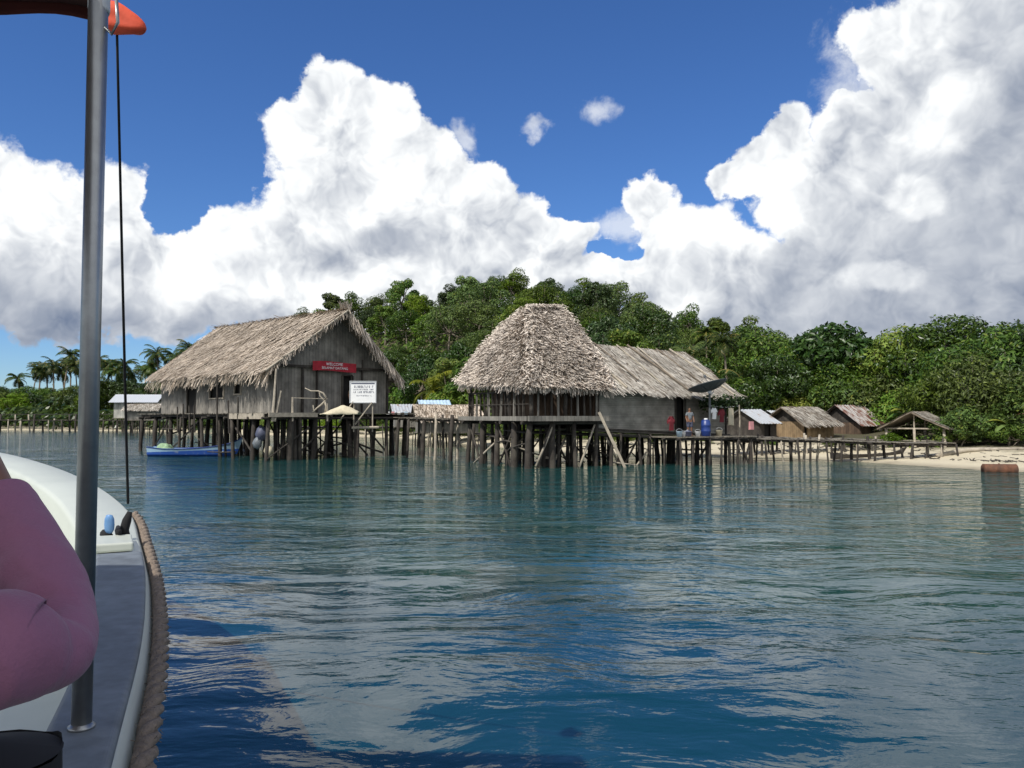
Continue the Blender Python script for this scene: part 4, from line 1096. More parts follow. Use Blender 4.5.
def garment(loc, rz, w, h, mat, label, sleeves=True, name='shirt'):
    mb = MB()
    pr = [(-.5, 0), (-.5, .62), (-.85, .45), (-.98, .66), (-.55, .95), (-.2, 1), (0, .93), (.2, 1), (.55, .95), (.98, .66), (.85, .45), (.5, .62), (.5, 0)] if sleeves else [(-.5, 0), (-.52, 1), (.52, 1), (.5, 0), (.2, -.04), (-.2, .03)]
    v0 = [(x * w * .5, -.02 + .03 * math.sin(x * 7 + z * 3), (z - 1) * h) for x, z in pr]; v1 = [(a, b + .035, c_) for a, b, c_ in v0]; n = len(pr)
    mb.add(v0 + v1, [tuple(range(n)), tuple(range(2 * n - 1, n - 1, -1))] + [(i, i + n, (i + 1) % n + n, (i + 1) % n) for i in range(n)])
    o_ = mb.build(name, mat); o_.location = loc; o_.rotation_euler = (0, 0, rz); tag(o_, label, 'washing', 'washing hung at the platform'); return o_
wl = thing('washing_line', pf(2.5, .9), A_, 'thin line on two crooked poles over the right end of the platform', 'line')
for x in (0, 1.75):
    mb = MB(); mb.tube([(x, 0, 0), (x + .04, 0, .7), (x, 0, 1.35)], .03, 6); mb.build('pole', M['wood_pale'], wl)
mb = MB(); mb.tube([(0, 0, 1.3), (.9, 0, 1.22), (1.75, 0, 1.3)], .008, 4); mb.build('cord', M['white'], wl)
garment(pf(2.75, .9, 1.22), A_, .42, .5, M['white'], 'white shirt hanging on the washing line')
garment(pf(3.2, .9, 1.18), A_, .42, .6, M['red_dark'], 'dark red shirt hanging on the washing line')
garment(pf(3.75, .9, 1.2), A_, .6, .75, M['tan_sack'], 'pale towel hanging on the washing line', False, 'towel')
garment(pf(.35, .9, .85), A_, .42, .6, M['red_dark'], 'red shirt hanging in the wing doorway')
garment(pf(4.4, .35, .62), A_, .55, .36, M['pink_cloth'], 'pink cloth draped at the end of the platform', False, 'cloth')
small_person(pf(1.45, 1.0), R(10), 'person in grey shirt standing behind the pots on the platform', M['gel_grey'], M['ink'], h=1.2)
# leafy green awning net over the end of the house
mb = MB(); r = random.Random(44)
for _ in range(1500):
    p = ch(9.2 + r.uniform(-.9, 1.7), -.75 + r.uniform(-.3, .4), 2.62 + r.gauss(0, .13)); nrm = Vector((r.gauss(0, 1), r.gauss(0, 1), r.gauss(.5, 1))).normalized(); a = nrm.orthogonal().normalized() * r.uniform(.05, .11); b = nrm.cross(a) * .6
    mb.add((p - a, p - b, p + a, p + b), ((0, 1, 2, 3),))
tag(mb.build('creeper', M['leaf_dark']), 'green creeper hanging over the right end of the wing roof', 'plant')

# satellite dish
dp = at(710, 437, 33.6)
SD = thing('satellite_dish', (dp.x, dp.y, PZ), 0, 'large dark mesh satellite dish on a pole above the platform', 'satellite dish')
top = at(710, 392, 33.6)
mb = MB(); mb.tube([(0, 0, 0), (0, 0, top.z - PZ + .05)], .045, 10); mb.build('pole', M['dish'], SD)
def dishp(u, v):
    a = 2 * math.pi * u; rr = .82 * v
    return (rr * math.cos(a), rr * math.sin(a), .26 * v * v)
mb = MB(); mb.grid(dishp, 36, 8); d_ = solidify(mb.build('reflector', M['dish'], SD, True), .012)
rotm = Vector((-.24, .16, 1)).normalized().to_track_quat('Z', 'Y').to_euler(); off = Vector((-.02, 0, top.z - PZ + .05))
d_.location = off; d_.rotation_euler = rotm
mb = MB()
for k in range(12):
    a = 2 * math.pi * k / 12; mb.tube([(.05 * math.cos(a), .05 * math.sin(a), -.02), (.42 * math.cos(a), .42 * math.sin(a), .045), (.81 * math.cos(a), .81 * math.sin(a), .235)], .010, 4)
mb.tube([(.83 * math.cos(2 * math.pi * k / 36), .83 * math.sin(2 * math.pi * k / 36), .262) for k in range(37)], .014, 4)
f_ = mb.build('rib_frame', M['dish'], d_)
mb = MB()
for k in range(3): a = 2 * math.pi * k / 3 + .4; mb.tube([(.75 * math.cos(a), .75 * math.sin(a), .22), (0, 0, .62)], .008, 4)
lathe(mb, [(.05, .58), (.06, .62), (.05, .70)], 10); mb.build('feed_horn', M['dish'], d_)
mb = MB(); mb.tube([(0, 0, top.z - PZ - .2), (.18, .05, top.z - PZ + .02)], .02, 6); mb.box((0, 0, top.z - PZ), (.14, .14, .12)); mb.build('bracket', M['tin'], SD)

# ---------------------------------------------------------------- small huts
def hut(name, loc, rz, L, W, zf, zw, zr, over, roofm, wallm, label, stilt=True, thatch=False, walls=True, door=None, zb=-.5, seed=1, group=None, cat='hut'):
    T = thing(name, loc, rz, label, cat, group)
    o1 = over
    for sgn, key in ((0, 'a'), (1, 'b')):
        ye, yr = (-o1, W / 2) if sgn == 0 else (W + o1, W / 2)
        slope = (zr - zw) / (W / 2 + o1)
        if thatch:
            roof = MB(); und = MB(); thatch_plane(roof, und, (-o1, ye, zw), (L + o1, ye, zw), (L + o1 * .8, yr, zr), (-o1, yr, zr), 140, .34, .05, .02, .16, 26, seed + sgn, .12, 0, .06)
            ro = roof.build('roof', M[roofm], T); und.build('roof_lining', M['thatch_under'], ro)
        else:
            mb = MB(); n = int((L + 2 * o1) / .05)
            mb.grid(lambda u, v: (-o1 + (L + 2 * o1) * u, ye + (yr - ye) * v, zw + (zr - zw) * v + .018 * math.sin(u * n * 1.3) + .02 * noise.noise(Vector((u * 4, v * 4, seed)))), n, 4)
            ro = solidify(mb.build('roof', M[roofm], T), .012, -1)
            mb = MB()
            for xx in (-o1 + .1, L / 2, L + o1 - .1): mb.tube([(xx, ye, zw - .05), (xx, yr, zr - .05)], .03, 5)
            mb.build('rafter', M['wood'], ro)
    if walls:
        mb = MB(); hz = zw + (zr - zw) * o1 / (W / 2 + o1) - .03
        def seg(x0, x1, y): mb.box(((x0 + x1) / 2, y, (zf + hz) / 2), (x1 - x0, .05, hz - zf))
        if door: seg(0, door[0], 0); seg(door[1], L, 0)
        else: seg(0, L, 0)
        seg(0, L, W)
        mb.box((L, W / 2, (zf + hz) / 2), (.05, W - .06, hz - zf)); mb.build('wall', M[wallm], T)
        mb = MB(); mb.box((0, W / 2, (zf + hz) / 2), (.05, W - .06, hz - zf)); mb.build('end_wall', M[wallm], T)
        for xx in (0.0, L):
            mb = MB(); mb.add([(xx - .02, .05, hz + .004), (xx - .02, W - .05, hz + .004), (xx - .02, W / 2, zr - .09), (xx + .02, .05, hz + .004), (xx + .02, W - .05, hz + .004), (xx + .02, W / 2, zr - .09)], ((0, 1, 2), (5, 4, 3), (0, 3, 4, 1), (1, 4, 5, 2), (2, 5, 3, 0)))
            mb.build('gable', M['wood'], T)
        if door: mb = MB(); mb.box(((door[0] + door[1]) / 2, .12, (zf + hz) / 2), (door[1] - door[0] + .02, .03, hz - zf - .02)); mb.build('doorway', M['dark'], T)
        mb = MB(); mb.box((L / 2, W / 2, zf - .04), (L + .3, W + .3, .06)); mb.build('floor', M['deck'], T)
    else:
        mb = MB()
        mb.tube([(-.1, 0, zw - .02), (L + .1, 0, zw - .02)], .04, 6); mb.tube([(-.1, W, zw - .02), (L + .1, W, zw - .02)], .04, 6)
        for xx in (0, L): mb.tube([(xx, -.1, zw), (xx, W + .1, zw)], .04, 6); mb.tube([(xx, W / 2, zw), (xx, W / 2, zr - .05)], .035, 6)
        mb.build('roof_frame', M['wood_pale'], T)
        mb = MB(); mb.box((L / 2, W / 2, zf), (L + .1, W + .1, .05)); mb.build('bench_floor', M['deck'], T)
    if stilt:
        nx = max(2, int(L / 1.0) + 1); ny = max(2, int(W / 1.3) + 1)
        top = zf - .05 if walls else zw
        stilts(T, [(L * i / (nx - 1), W * j / (ny - 1)) for i in range(nx) for j in range(ny)], top, .055 if walls else .07, zb, 'wood' if walls else 'wood_pale')
    return T

def gp(px, Y): return ((px - 512) / FPX * Y, Y, 0)
hut('tin_roofed_hut', gp(760, 46), R(30), 1.3, 2.7, .75, 1.62, 2.45, .28, 'tin', 'wood', 'small dark hut with silver tin roof beside the long wing', seed=3, door=(.3, .8))
hut('tin_roofed_hut', gp(784, 51.5), R(30), 1.5, 2.4, .8, 1.75, 2.42, .25, 'tin_white', 'wood', 'hut with pale tin roof half hidden behind the brown thatched hut', seed=4)
hut('thatched_hut', gp(803, 46.5), R(30), 2.6, 2.7, .58, 1.52, 2.62, .38, 'thatch_grey', 'wall_tan', 'tan walled hut with grey thatched roof on the beach', thatch=True, seed=31, door=(0.04, .3))
hut('rusty_roofed_hut', gp(860, 48.5), R(30), 2.0, 3.1, .55, 1.45, 2.75, .35, 'tin_rust', 'wall_brown', 'brown hut with rusty red tin roof right of the tan hut', seed=6, door=(.9, 1.4))
hut('open_shelter', gp(943, 39), R(45), 1.6, 2.7, .82, 1.42, 2.28, .35, 'thatch_grey', 'wall', 'open shelter with weathered gable roof on four posts at the edge of the sand', thatch=True, walls=False, seed=41, cat='shelter', zb=-.3)
hut('grey_hut', gp(1046, 37), R(20), 2.6, 2.2, .75, 1.7, 2.15, .3, 'tin_rust', 'wall', 'grey walled hut under the trees at the right side', seed=8, zb=.2)
hut('thatched_hut', gp(421, 52), R(14), 3.8, 2.6, 1.0, 1.78, 2.85, .4, 'thatch', 'wall', 'low stilt hut with brown thatched roof between the two big houses', thatch=True, seed=51, zb=-1.2)
hut('patched_roof_hut', gp(424, 58), R(14), 1.8, 2.6, 1.2, 2.55, 3.25, .3, 'pale_blue', 'wall', 'hut with patched blue and white roof behind the low thatched hut', seed=10, zb=-1.2)
hut('grey_roofed_hut', gp(396, 62), R(14), 1.9, 2.6, 1.2, 2.35, 3.0, .3, 'tin', 'wall', 'hut with grey green tin roof right of the left house', seed=11, zb=-1.2)
hut('white_roofed_house', gp(114, 96), R(8), 4.6, 4.0, 1.9, 3.75, 4.75, .5, 'tin_white', 'wall_pale', 'far stilt house with white tin roof at the end of the long jetty', seed=12, zb=-1.2, door=(1.5, 2.2), cat='house')
hut('thatched_hut', gp(126, 84), R(8), 3.0, 2.6, 1.7, 2.7, 3.4, .4, 'thatch_grey', 'wall', 'far stilt hut with low grey thatched roof in front of the white roofed house', thatch=True, seed=61, zb=-1.2)
for k, (px, Y, mt, lab) in enumerate(((388, 47, 'white', 'white cloth hung on the walkway right of the left house'), (393, 47, 'pink_cloth', 'pink cloth hung between white cloths on the walkway'), (399, 47, 'white', 'white cloth hung nearest the grey roofed hut'), (406, 47, 'pale_blue', 'pale blue cloth hung at the end of the walkway line'))):
    q = at(px, 411.5, Y); g_ = garment(q, 0, .34, .42, M[mt], lab, False, 'cloth'); g_['group'] = 'washing hung on the walkway'

# ---------------------------------------------------------------- jetties
def jetty(name, pts, width, zdeck, label, step, r0, rail=None, zb=-1.2, seed=1, mat='wood'):
    r = random.Random(seed)
    T = thing(name, (pts[0][0], pts[0][1], 0), 0, label, 'jetty'); o = Vector((pts[0][0], pts[0][1], 0))
    dk = MB(); bm_ = MB(); rl = MB(); P = [Vector((p[0], p[1], 0)) - o for p in pts]; zs = zdeck if isinstance(zdeck, (list, tuple)) else [zdeck] * len(P)
    for i in range(len(P) - 1):
        a, b = P[i], P[i + 1]; L = (b - a).length; d = (b - a).normalized(); s = Vector((-d.y, d.x, 0)); ang = math.atan2(d.y, d.x)
        nb_ = int(L / .2)
        for k in range(nb_):
            t = (k + .5) / nb_; p = a.lerp(b, t); z = zs[i] * (1 - t) + zs[i + 1] * t
            if r.random() > .05: dk.box((p.x, p.y, z + r.uniform(-.012, .012)), (.17, width + r.uniform(-.12, .15), .035), ang + r.uniform(-.04, .04))
        for sg in (-.38, .38): bm_.tube([a + s * width * sg + Vector((0, 0, zs[i] - .08)), b + s * width * sg + Vector((0, 0, zs[i + 1] - .08))], .05, 5)
        n = max(1, int(L / step))
        for k in range(n + (1 if i == len(P) - 2 else 0)):
            t = k / n; p = a.lerp(b, t); z = zs[i] * (1 - t) + zs[i + 1] * t
            for sg in (-.45, .45):
                up = r.uniform(.0, .25) if r.random() < .5 else -.05
                if rail and r.random() < .6: up = rail
                mb = MB(); mb.post(p.x + s.x * width * sg + r.uniform(-.1, .1), p.y + s.y * width * sg + r.uniform(-.1, .1), zb, z + up, r0 * r.uniform(.75, 1.3), .14, 6); mb.build('post', M[mat if r.random() < .75 else 'wood_pale'], T, True)
        if rail: rl.tube([a - s * width * .45 + Vector((0, 0, zs[i] + rail)), b - s * width * .45 + Vector((0, 0, zs[i + 1] + rail))], .035, 5)
    dk.build('deck', M['deck'], T); bm_.build('beam', M['wood'], T)
    if rl.v: rl.build('rail', M['wood'], T)
    return T
jetty('jetty', [(-104, 110), (-80, 108), (-49, 104)], 1.5, [1.65, 1.6, 1.6], 'long weathered jetty crossing the bay at the far left', 1.9, .10, .75, seed=2)
jetty('jetty', [(-7.0, 43.5), (-4.6, 40.2), (-2.3, 36.6)], 1.3, [2.0, 1.95, 1.9], 'high walkway joining the two thatched houses', 1.1, .085, None, seed=3)
jetty('jetty', [(9.9, 36.2), (13.4, 36.3), (17.6, 35.9), (19.6, 36.0)], 1.1, [1.05, .98, .86, .84], 'low pole walkway in front of the beach huts', .62, .05, None, seed=4)
jetty('jetty', [(11.0, 41.5), (14.5, 41.2), (18.4, 40.2)], 1.6, [1.0, .93, .86], 'second pole walkway close in front of the huts, behind the first', .55, .05, None, seed=9)
jetty('jetty', [(-16, 60), (-9, 58), (-4, 56)], 1.2, [1.3, 1.3, 1.3], 'low walkway in the shade behind the left house', 1.4, .06, None, seed=6)

# ---------------------------------------------------------------- moored boat
def hull_mesh(mb, L, W, H, bow, thick=.04, n=16):
    def sec(t, inner):
        w = W / 2 * (math.sin(math.pi * min(1, (.28 + .72 * (1 - t)))) if False else (1 - max(0, (t - .45) / .55) ** 2.2) * (.72 + .28 * min(1, t / .3)))
        w = max(w, .015); zt = H + bow * max(0, (t - .35) / .65) ** 2 + .10 * max(0, (.2 - t) / .2); k = thick if inner else 0
        return [(-w + k, zt), (-w * .86 + k, H * .45), (-w * .45 + k * .3, .06 + k), (0, k), (w * .45 - k * .3, .06 + k), (w * .86 - k, H * .45), (w - k, zt)]
    vs = []; 
    for inner in (0, 1):
        for i in range(n + 1):
            t = i / n; off = .35 * max(0, (t - .8) / .2) 
            for (y, z) in sec(t, inner): vs.append((L * t + .3 * max(0, (t - .7) / .3) * (z / (H + bow)), y, z - .12 + (.25 * max(0, (t - .8) / .2) ** 2)))
    k = 7; N = (n + 1) * k; fs = []
    for i in range(n):
        for j in range(k - 1):
            fs.append((i * k + j, (i + 1) * k + j, (i + 1) * k + j + 1, i * k + j + 1)); fs.append((N + i * k + j + 1, N + (i + 1) * k + j + 1, N + (i + 1) * k + j, N + i * k + j))
        for j in (0, k - 1): fs.append((i * k + j, N + i * k + j, N + (i + 1) * k + j, (i + 1) * k + j))
    for j in range(k - 1): fs.append((j, j + 1, N + j + 1, N + j)); fs.append((n * k + j, N + n * k + j, N + n * k + j + 1, n * k + j + 1))
    fs.append(tuple(range(k))); fs.append(tuple(n * k + j for j in range(k - 1, -1, -1)))
    mb.add(vs, fs); return sec
p0 = at(150, 454, 41.0)
RB_ = thing('rowing_boat', (p0.x, 41.0, 0), R(2), 'blue wooden boat with pale upper planks moored beside the left house', 'boat')
BL = 4.4
def boatmat():
    m, t, b, o = newmat('boat_paint'); P = t.n.new('ShaderNodeTexCoord').outputs['Object']; x, y, z = t.xyz(P)[0:3]
    n = t.noise(P, 4, 4, .6); zz = t.m('ADD', z, t.m('ADD', t.m('MULTIPLY', x, -.035), t.m('MULTIPLY', t.m('SUBTRACT', n, .5), .03)))
    c = t.mix(t.m('GREATER_THAN', zz, .22), (.015, .07, .33), (.28, .43, .58)); c = t.mix(t.rng(n, .58, .68, 0, .5), c, (.3, .34, .36)); t.put(b.inputs['Base Color'], c); b.inputs['Roughness'].default_value = .55; return m
mb = MB(); hull_mesh(mb, BL, 1.25, .50, .32); mb.build('hull', boatmat(), RB_)
mb = MB()
for sg in (-1, 1):
    pts = []
    for i in range(17):
        t = i / 16; w = max(.015, .625 * (1 - max(0, (t - .45) / .55) ** 2.2) * (.72 + .28 * min(1, t / .3))); zt = .5 + .32 * max(0, (t - .35) / .65) ** 2 + .1 * max(0, (.2 - t) / .2)
        pts.append((BL * t + .3 * max(0, (t - .7) / .3) * (zt / .82), sg * w, zt - .115 + .25 * max(0, (t - .8) / .2) ** 2))
    mb.tube(pts, .028, 5)
mb.build('gunwale', M['plastic_blue'], RB_)
for x in (1.2, 2.6, 3.7):
    mb = MB(); mb.box((x, 0, .26), (.24, 1.0 if x < 3 else .75, .035)); mb.build('seat', M['pale_blue'], RB_)
mb = MB(); r = random.Random(2)
mb.grid(lambda u, v: (p0.x + .25 + 1.0 * u, 40.6 + .85 * v, .16 + .62 * (math.sin(math.pi * u) ** .5) * (math.sin(math.pi * v) ** .5) * (.75 + .4 * noise.noise(Vector((u * 5, v * 5, 1))))), 18, 12)
tag(mb.build('net_heap', M['green_net'], None, True), 'heap of pale green fishing net in the stern of the blue boat', 'net')
mb = MB(); hull_mesh(mb, 3.4, .6, .28, .16, .03); cn = mb.build('canoe', M['wood']); cn.location = (15.0, 37.6, .08); cn.rotation_euler = (0, 0, R(4)); tag(cn, 'dark dugout canoe lying under the low walkway', 'canoe')

# bundle and float between the stilts
for px, py, Y, rad, mt, nm, lab, ct in ((262, 434, 37.3, .34, 'ink', 'tarp_bundle', 'dark tarpaulin bundle hanging below the left house deck', 'bundle'), (258, 443, 37.2, .24, 'gel_grey', 'tarp_bundle', 'grey bundle tied under the darker one', 'bundle'),
                                (269, 451, 37.1, .22, 'tan_sack', 'mooring_float', 'pale cream float at the foot of the left house stilts', 'float')):
    mb = MB(); c = at(px, py, Y); lathe(mb, [(.05, -rad), (rad * .7, -rad * .8), (rad, 0), (rad * .75, rad * .75), (.06, rad)], 14)
    mb.v = [tuple(Vector(v) * (1 + .55 * noise.noise(Vector(v) * 7))) for v in mb.v]; o_ = mb.build(nm, M[mt], None, True); o_.location = c; tag(o_, lab, ct)

# drum on the beach, fallen log, debris
q = at(983, 468, 29.2)
DR = thing('rusty_drum', (q.x, q.y, q.z - .05), R(-6), 'rusty steel cylinder lying on its side at the edge of the sand', 'drum')
mb = MB(); n = 24; prof = [(0, .0), (.19, .0), (.205, .02), (.2, .05), (.2, .4), (.208, .42), (.2, .44), (.2, .82), (.208, .84), (.2, .86), (.2, 1.25), (.205, 1.28), (.19, 1.29), (.185, 1.24), (0.0, 1.24)]
prof = [(a_, b_ * .88) for a_, b_ in prof]
lathe(mb, prof, n); mb.v = [(v[2], v[1], v[0]) for v in mb.v]; mb.build('shell', M['rust'], DR, True)
mb = MB(); mb.tube([(1.06, 0, .0), (1.07, .04, .05)], .03, 8); mb.tube([(.55, 0, .18), (.55, 0, .22)], .03, 8); mb.build('bung', M['rust'], DR)
mb = MB(); mb.tube([(18.9, 34.1 + 1.6, ground(18.9, 35.7) + .06), (20.5, 36.2, ground(20.5, 36.2) + .1), (23.8, 36.0, ground(23.8, 36.0) + .08)], [.09, .12, .06], 8)
tag(mb.build('log', M['wood_pale'], None, True), 'long bleached log lying across the top of the sand', 'log')
mb = MB(); r = random.Random(21)
for _ in range(420):
    px = r.uniform(560, 1060); ys = shore_y(px); Y = ys + r.choice((r.uniform(2.5, 3.2), r.uniform(3.5, 8))); x = (px - 512) / FPX * Y; a = r.uniform(0, 3.14); L = r.uniform(.05, .35)
    z = ground(x, Y) + .015; d = Vector((math.cos(a), math.sin(a), 0)) * L * .5; mb.tube([Vector((x, Y, z)) - d, Vector((x, Y, z + r.uniform(0, .05))) + d], r.uniform(.008, .028), 4)
tag(mb.build('beach_litter', M['wood']), 'driftwood bits and leaves scattered on the sand', 'litter', None, 'stuff')

# ---------------------------------------------------------------- the boat the picture is taken from
def catmull(P, n):
    out = []; P = [Vector(p) for p in P]; Q = [P[0] * 2 - P[1]] + P + [P[-1] * 2 - P[-2]]
    for i in range(1, len(Q) - 2):
        for k in range(n):
            t = k / n; a, b, c, d = Q[i - 1:i + 3]
            out.append(.5 * ((2 * b) + (c - a) * t + (2 * a - 5 * b + 4 * c - d) * t * t + (3 * b - a - 3 * c + d) * t ** 3))
    out.append(P[-1]); return out
RIM = catmull([(.95, -3.2, 1.2), (.42, -1.6, 1.2), (-.05, -.3, 1.2), (-.52, 1.0, 1.2), (-.90, 1.98, 1.2), (-1.20, 2.75, 1.2), (-1.51, 3.5, 1.2), (-1.82, 4.2, 1.21), (-2.25, 5.05, 1.25), (-2.72, 5.9, 1.31), (-3.45, 6.85, 1.41), (-4.40, 7.85, 1.51), (-5.4, 8.55, 1.62), (-6.6, 8.95, 1.72)], 6)
for q_ in RIM: q_.x -= .078 - .045 * sstep((4.8 - q_.y) / 2.4)
HD = Vector((-.40, .917, 0)).normalized(); HL = Vector((-.917, -.40, 0)).normalized()
BOW = RIM[-1]
SPD = thing('motor_boat', (-1.8, .5, .5), 0, 'white motor boat in the foreground with grey side deck and steel awning pole', 'boat')
SO = Vector((-1.8, .5, .5))
def mir(p):
    rel = Vector(p) - BOW; rel.z = 0; s = rel.dot(HL); return Vector(p) - HL * (2 * s)
mb = MB(); floor = []
def sections(pt, i, n):
    a, b = RIM[max(i - 1, 0)], RIM[min(i + 1, n - 1)]
    d = (b - a); d.z = 0; d.normalize(); inn = Vector((-d.y, d.x, 0))
    t = i / (n - 1); wI = (.20 + .20 * sstep((t - .52) / .18)) * (1 - .6 * sstep((t - .9) / .1)); hin = .62 if t < .9 else .5
    z = pt.z
    return [pt + inn * .45 + Vector((0, 0, -z - .35)), pt + inn * .12 + Vector((0, 0, -.8)), pt + Vector((0, 0, -.30)), pt - inn * .03 + Vector((0, 0, -.10)), pt + Vector((0, 0, -.045)), pt + inn * .015, pt + inn * .03 + Vector((0, 0, .012)),
            pt + inn * (wI - .02) + Vector((0, 0, .012)), pt + inn * wI, pt + inn * (wI + .01) + Vector((0, 0, -.03)), pt + inn * (wI + .06) + Vector((0, 0, -.35)), pt + inn * (wI + .10) + Vector((0, 0, -hin))]
n = len(RIM); S = [sections(p, i, n) for i, p in enumerate(RIM)]
for side in (0, 1):
    T_ = S if side == 0 else [[mir(p) for p in s] for s in S]
    vs = [p - SO for s in T_ for p in s]; k = len(S[0]); fs = []
    for i in range(n - 1):
        for j in range(k - 1):
            f = (i * k + j, i * k + j + 1, (i + 1) * k + j + 1, (i + 1) * k + j); fs.append(f if side else tuple(reversed(f)))
    mb.add(vs, fs)
# cabin sole between the two inner skins, and the transom
for i in range(n - 1):
    a, b = S[i][-1] - SO, S[i + 1][-1] - SO; c_, d_ = mir(S[i + 1][-1]) - SO, mir(S[i][-1]) - SO
    mb.add((a, b, c_, d_), ((0, 1, 2, 3),))
a = S[0]; mb.add([p - SO for p in a] + [mir(p) - SO for p in reversed(a)], (tuple(range(2 * len(a))),))
mb.build('hull', M['gel'], SPD, True)
# grey side deck board with awning shade painted into its colour, ending in a squared step by the cleat
def rimat(Y):
    for i in range(n - 1):
        if RIM[i].y <= Y <= RIM[i + 1].y:
            t = (Y - RIM[i].y) / (RIM[i + 1].y - RIM[i].y); p = RIM[i].lerp(RIM[i + 1], t); d = (RIM[i + 1] - RIM[i]); d.z = 0; d.normalize(); return p, Vector((-d.y, d.x, 0)), d
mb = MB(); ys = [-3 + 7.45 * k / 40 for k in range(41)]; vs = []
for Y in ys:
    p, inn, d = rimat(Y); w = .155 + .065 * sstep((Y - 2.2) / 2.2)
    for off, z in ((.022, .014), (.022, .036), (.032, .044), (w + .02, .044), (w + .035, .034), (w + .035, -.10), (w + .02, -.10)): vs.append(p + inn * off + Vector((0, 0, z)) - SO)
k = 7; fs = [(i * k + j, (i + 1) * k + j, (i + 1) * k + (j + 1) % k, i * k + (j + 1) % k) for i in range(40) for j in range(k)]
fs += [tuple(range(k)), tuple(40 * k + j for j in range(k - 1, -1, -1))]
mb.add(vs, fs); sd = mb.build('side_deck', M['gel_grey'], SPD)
sd['label'] = 'grey side deck with awning shade painted into its colour'
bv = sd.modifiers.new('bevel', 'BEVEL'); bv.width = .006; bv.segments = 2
p, inn, d = rimat(4.72); mb = MB(); ang = math.atan2(d.y, d.x)
mb.box(p + inn * .17 + Vector((0, 0, .04)) - SO, (.36, .22, .05), ang); st = mb.build('step', M['gel'], SPD); bv = st.modifiers.new('bevel', 'BEVEL'); bv.width = .012; bv.segments = 3
# awning pole
mb_ = Vector((-1.048, 1.98, 1.24)); mt_ = Vector((-1.055, 2.0, 3.42))
mb = MB(); mb.tube([mb_ - SO, mt_ - SO], .0235, 24); pole = mb.build('awning_pole', M['steel'], SPD, True)
mb = MB(); lathe(mb, [(.031, .0), (.031, .006), (.026, .008), (.0245, .012)], 24, mb_ - SO + Vector((0, 0, .004))); mb.build('pole_foot', M['steel'], pole, True)
mb = MB(); lathe(mb, [(.0245, 0), (.026, .01), (.026, .3), (.024, .31)], 24, Vector((-1.054, 2.0, 3.03)) - SO); mb.build('pole_sleeve', M['tin'], pole, True)
mb = MB(); c_ = Vector((-1.015, 1.99, 3.00)) - SO
mb.tube([c_ + Vector((-.03, 0, .0)), c_ + Vector((.0, 0, -.03)), c_ + Vector((.015, 0, .0)), c_ + Vector((.01, 0, .06))], .0045, 8); mb.build('shackle', M['steel'], pole, True)
# awning: canvas on a frame, slightly arched, with a hanging valance
def awn(u, v):
    x = -1.37 + .02 * math.sin(v * 9) - 3.3 * u + (.9) * (1 - v) * 1.0
    return (x, -3.0 + 5.62 * v, 3.362 + .12 * math.sin(math.pi * u) + .008 * math.sin(u * 40) * v)
mb = MB(); mb.grid(lambda u, v: Vector(awn(u, v)) - SO, 24, 10); cv = solidify(mb.build('awning', M['canopy'], SPD, True), .006)
mb = MB(); mb.grid(lambda u, v: Vector(awn(u, 1)) - SO + Vector((0, .001, .004 - .055 * v + .01 * math.sin(u * 30) * v)), 60, 3)
mb.grid(lambda u, v: Vector(awn(0, u)) - SO + Vector((.006, 0, -.05 * v)), 30, 3)
solidify(mb.build('valance', M['canopy'], cv, True), .004)
mb = MB()
for v in (.93, .6, .2): mb.tube([Vector(awn(k / 16, v)) - SO + Vector((0, -.01, -.025)) for k in range(17)], .016, 10)
mb.tube([Vector(awn(.01, k / 8 * .93)) - SO + Vector((0, 0, -.025)) for k in range(9)], .016, 10)
mb.build('awning_frame', M['steel'], cv, True)
# rolled orange side curtain lashed at the awning corner
def roll(px, py, Y=2.9): return at(px, py, Y)
mb = MB()
path = [roll(100, 12), roll(106, 17), roll(114, 19), roll(123, 20), roll(132, 24), roll(139, 26), roll(146, 27)]
rads = [.030, .046, .056, .053, .041, .033, .010]
n_ = 18; vs = []
for i, (p, r_) in enumerate(zip(path, rads)):
    for k in range(n_):
        t = 2 * math.pi * k / n_; f = 1 + .16 * math.sin(3 * t + i * .5) + .07 * math.sin(7 * t)
        vs.append(p + Vector((.15 * r_ * math.cos(t), r_ * math.cos(t) * f, r_ * 1.05 * math.sin(t) * f)) - SO)
fs = [(i * n_ + k, i * n_ + (k + 1) % n_, (i + 1) * n_ + (k + 1) % n_, (i + 1) * n_ + k) for i in range(len(path) - 1) for k in range(n_)] + [tuple(range(n_ - 1, -1, -1)), tuple(6 * n_ + k for k in range(n_))]
mb.add(vs, fs); oc = mb.build('rolled_curtain', M['orange'], SPD, True); ss = oc.modifiers.new('s', 'SUBSURF'); ss.levels = ss.render_levels = 1
mb = MB(); mb.tube([roll(106, -16) - SO, roll(107, 14) - SO], .016, 8); mb.build('strap', M['black_cloth'], oc)
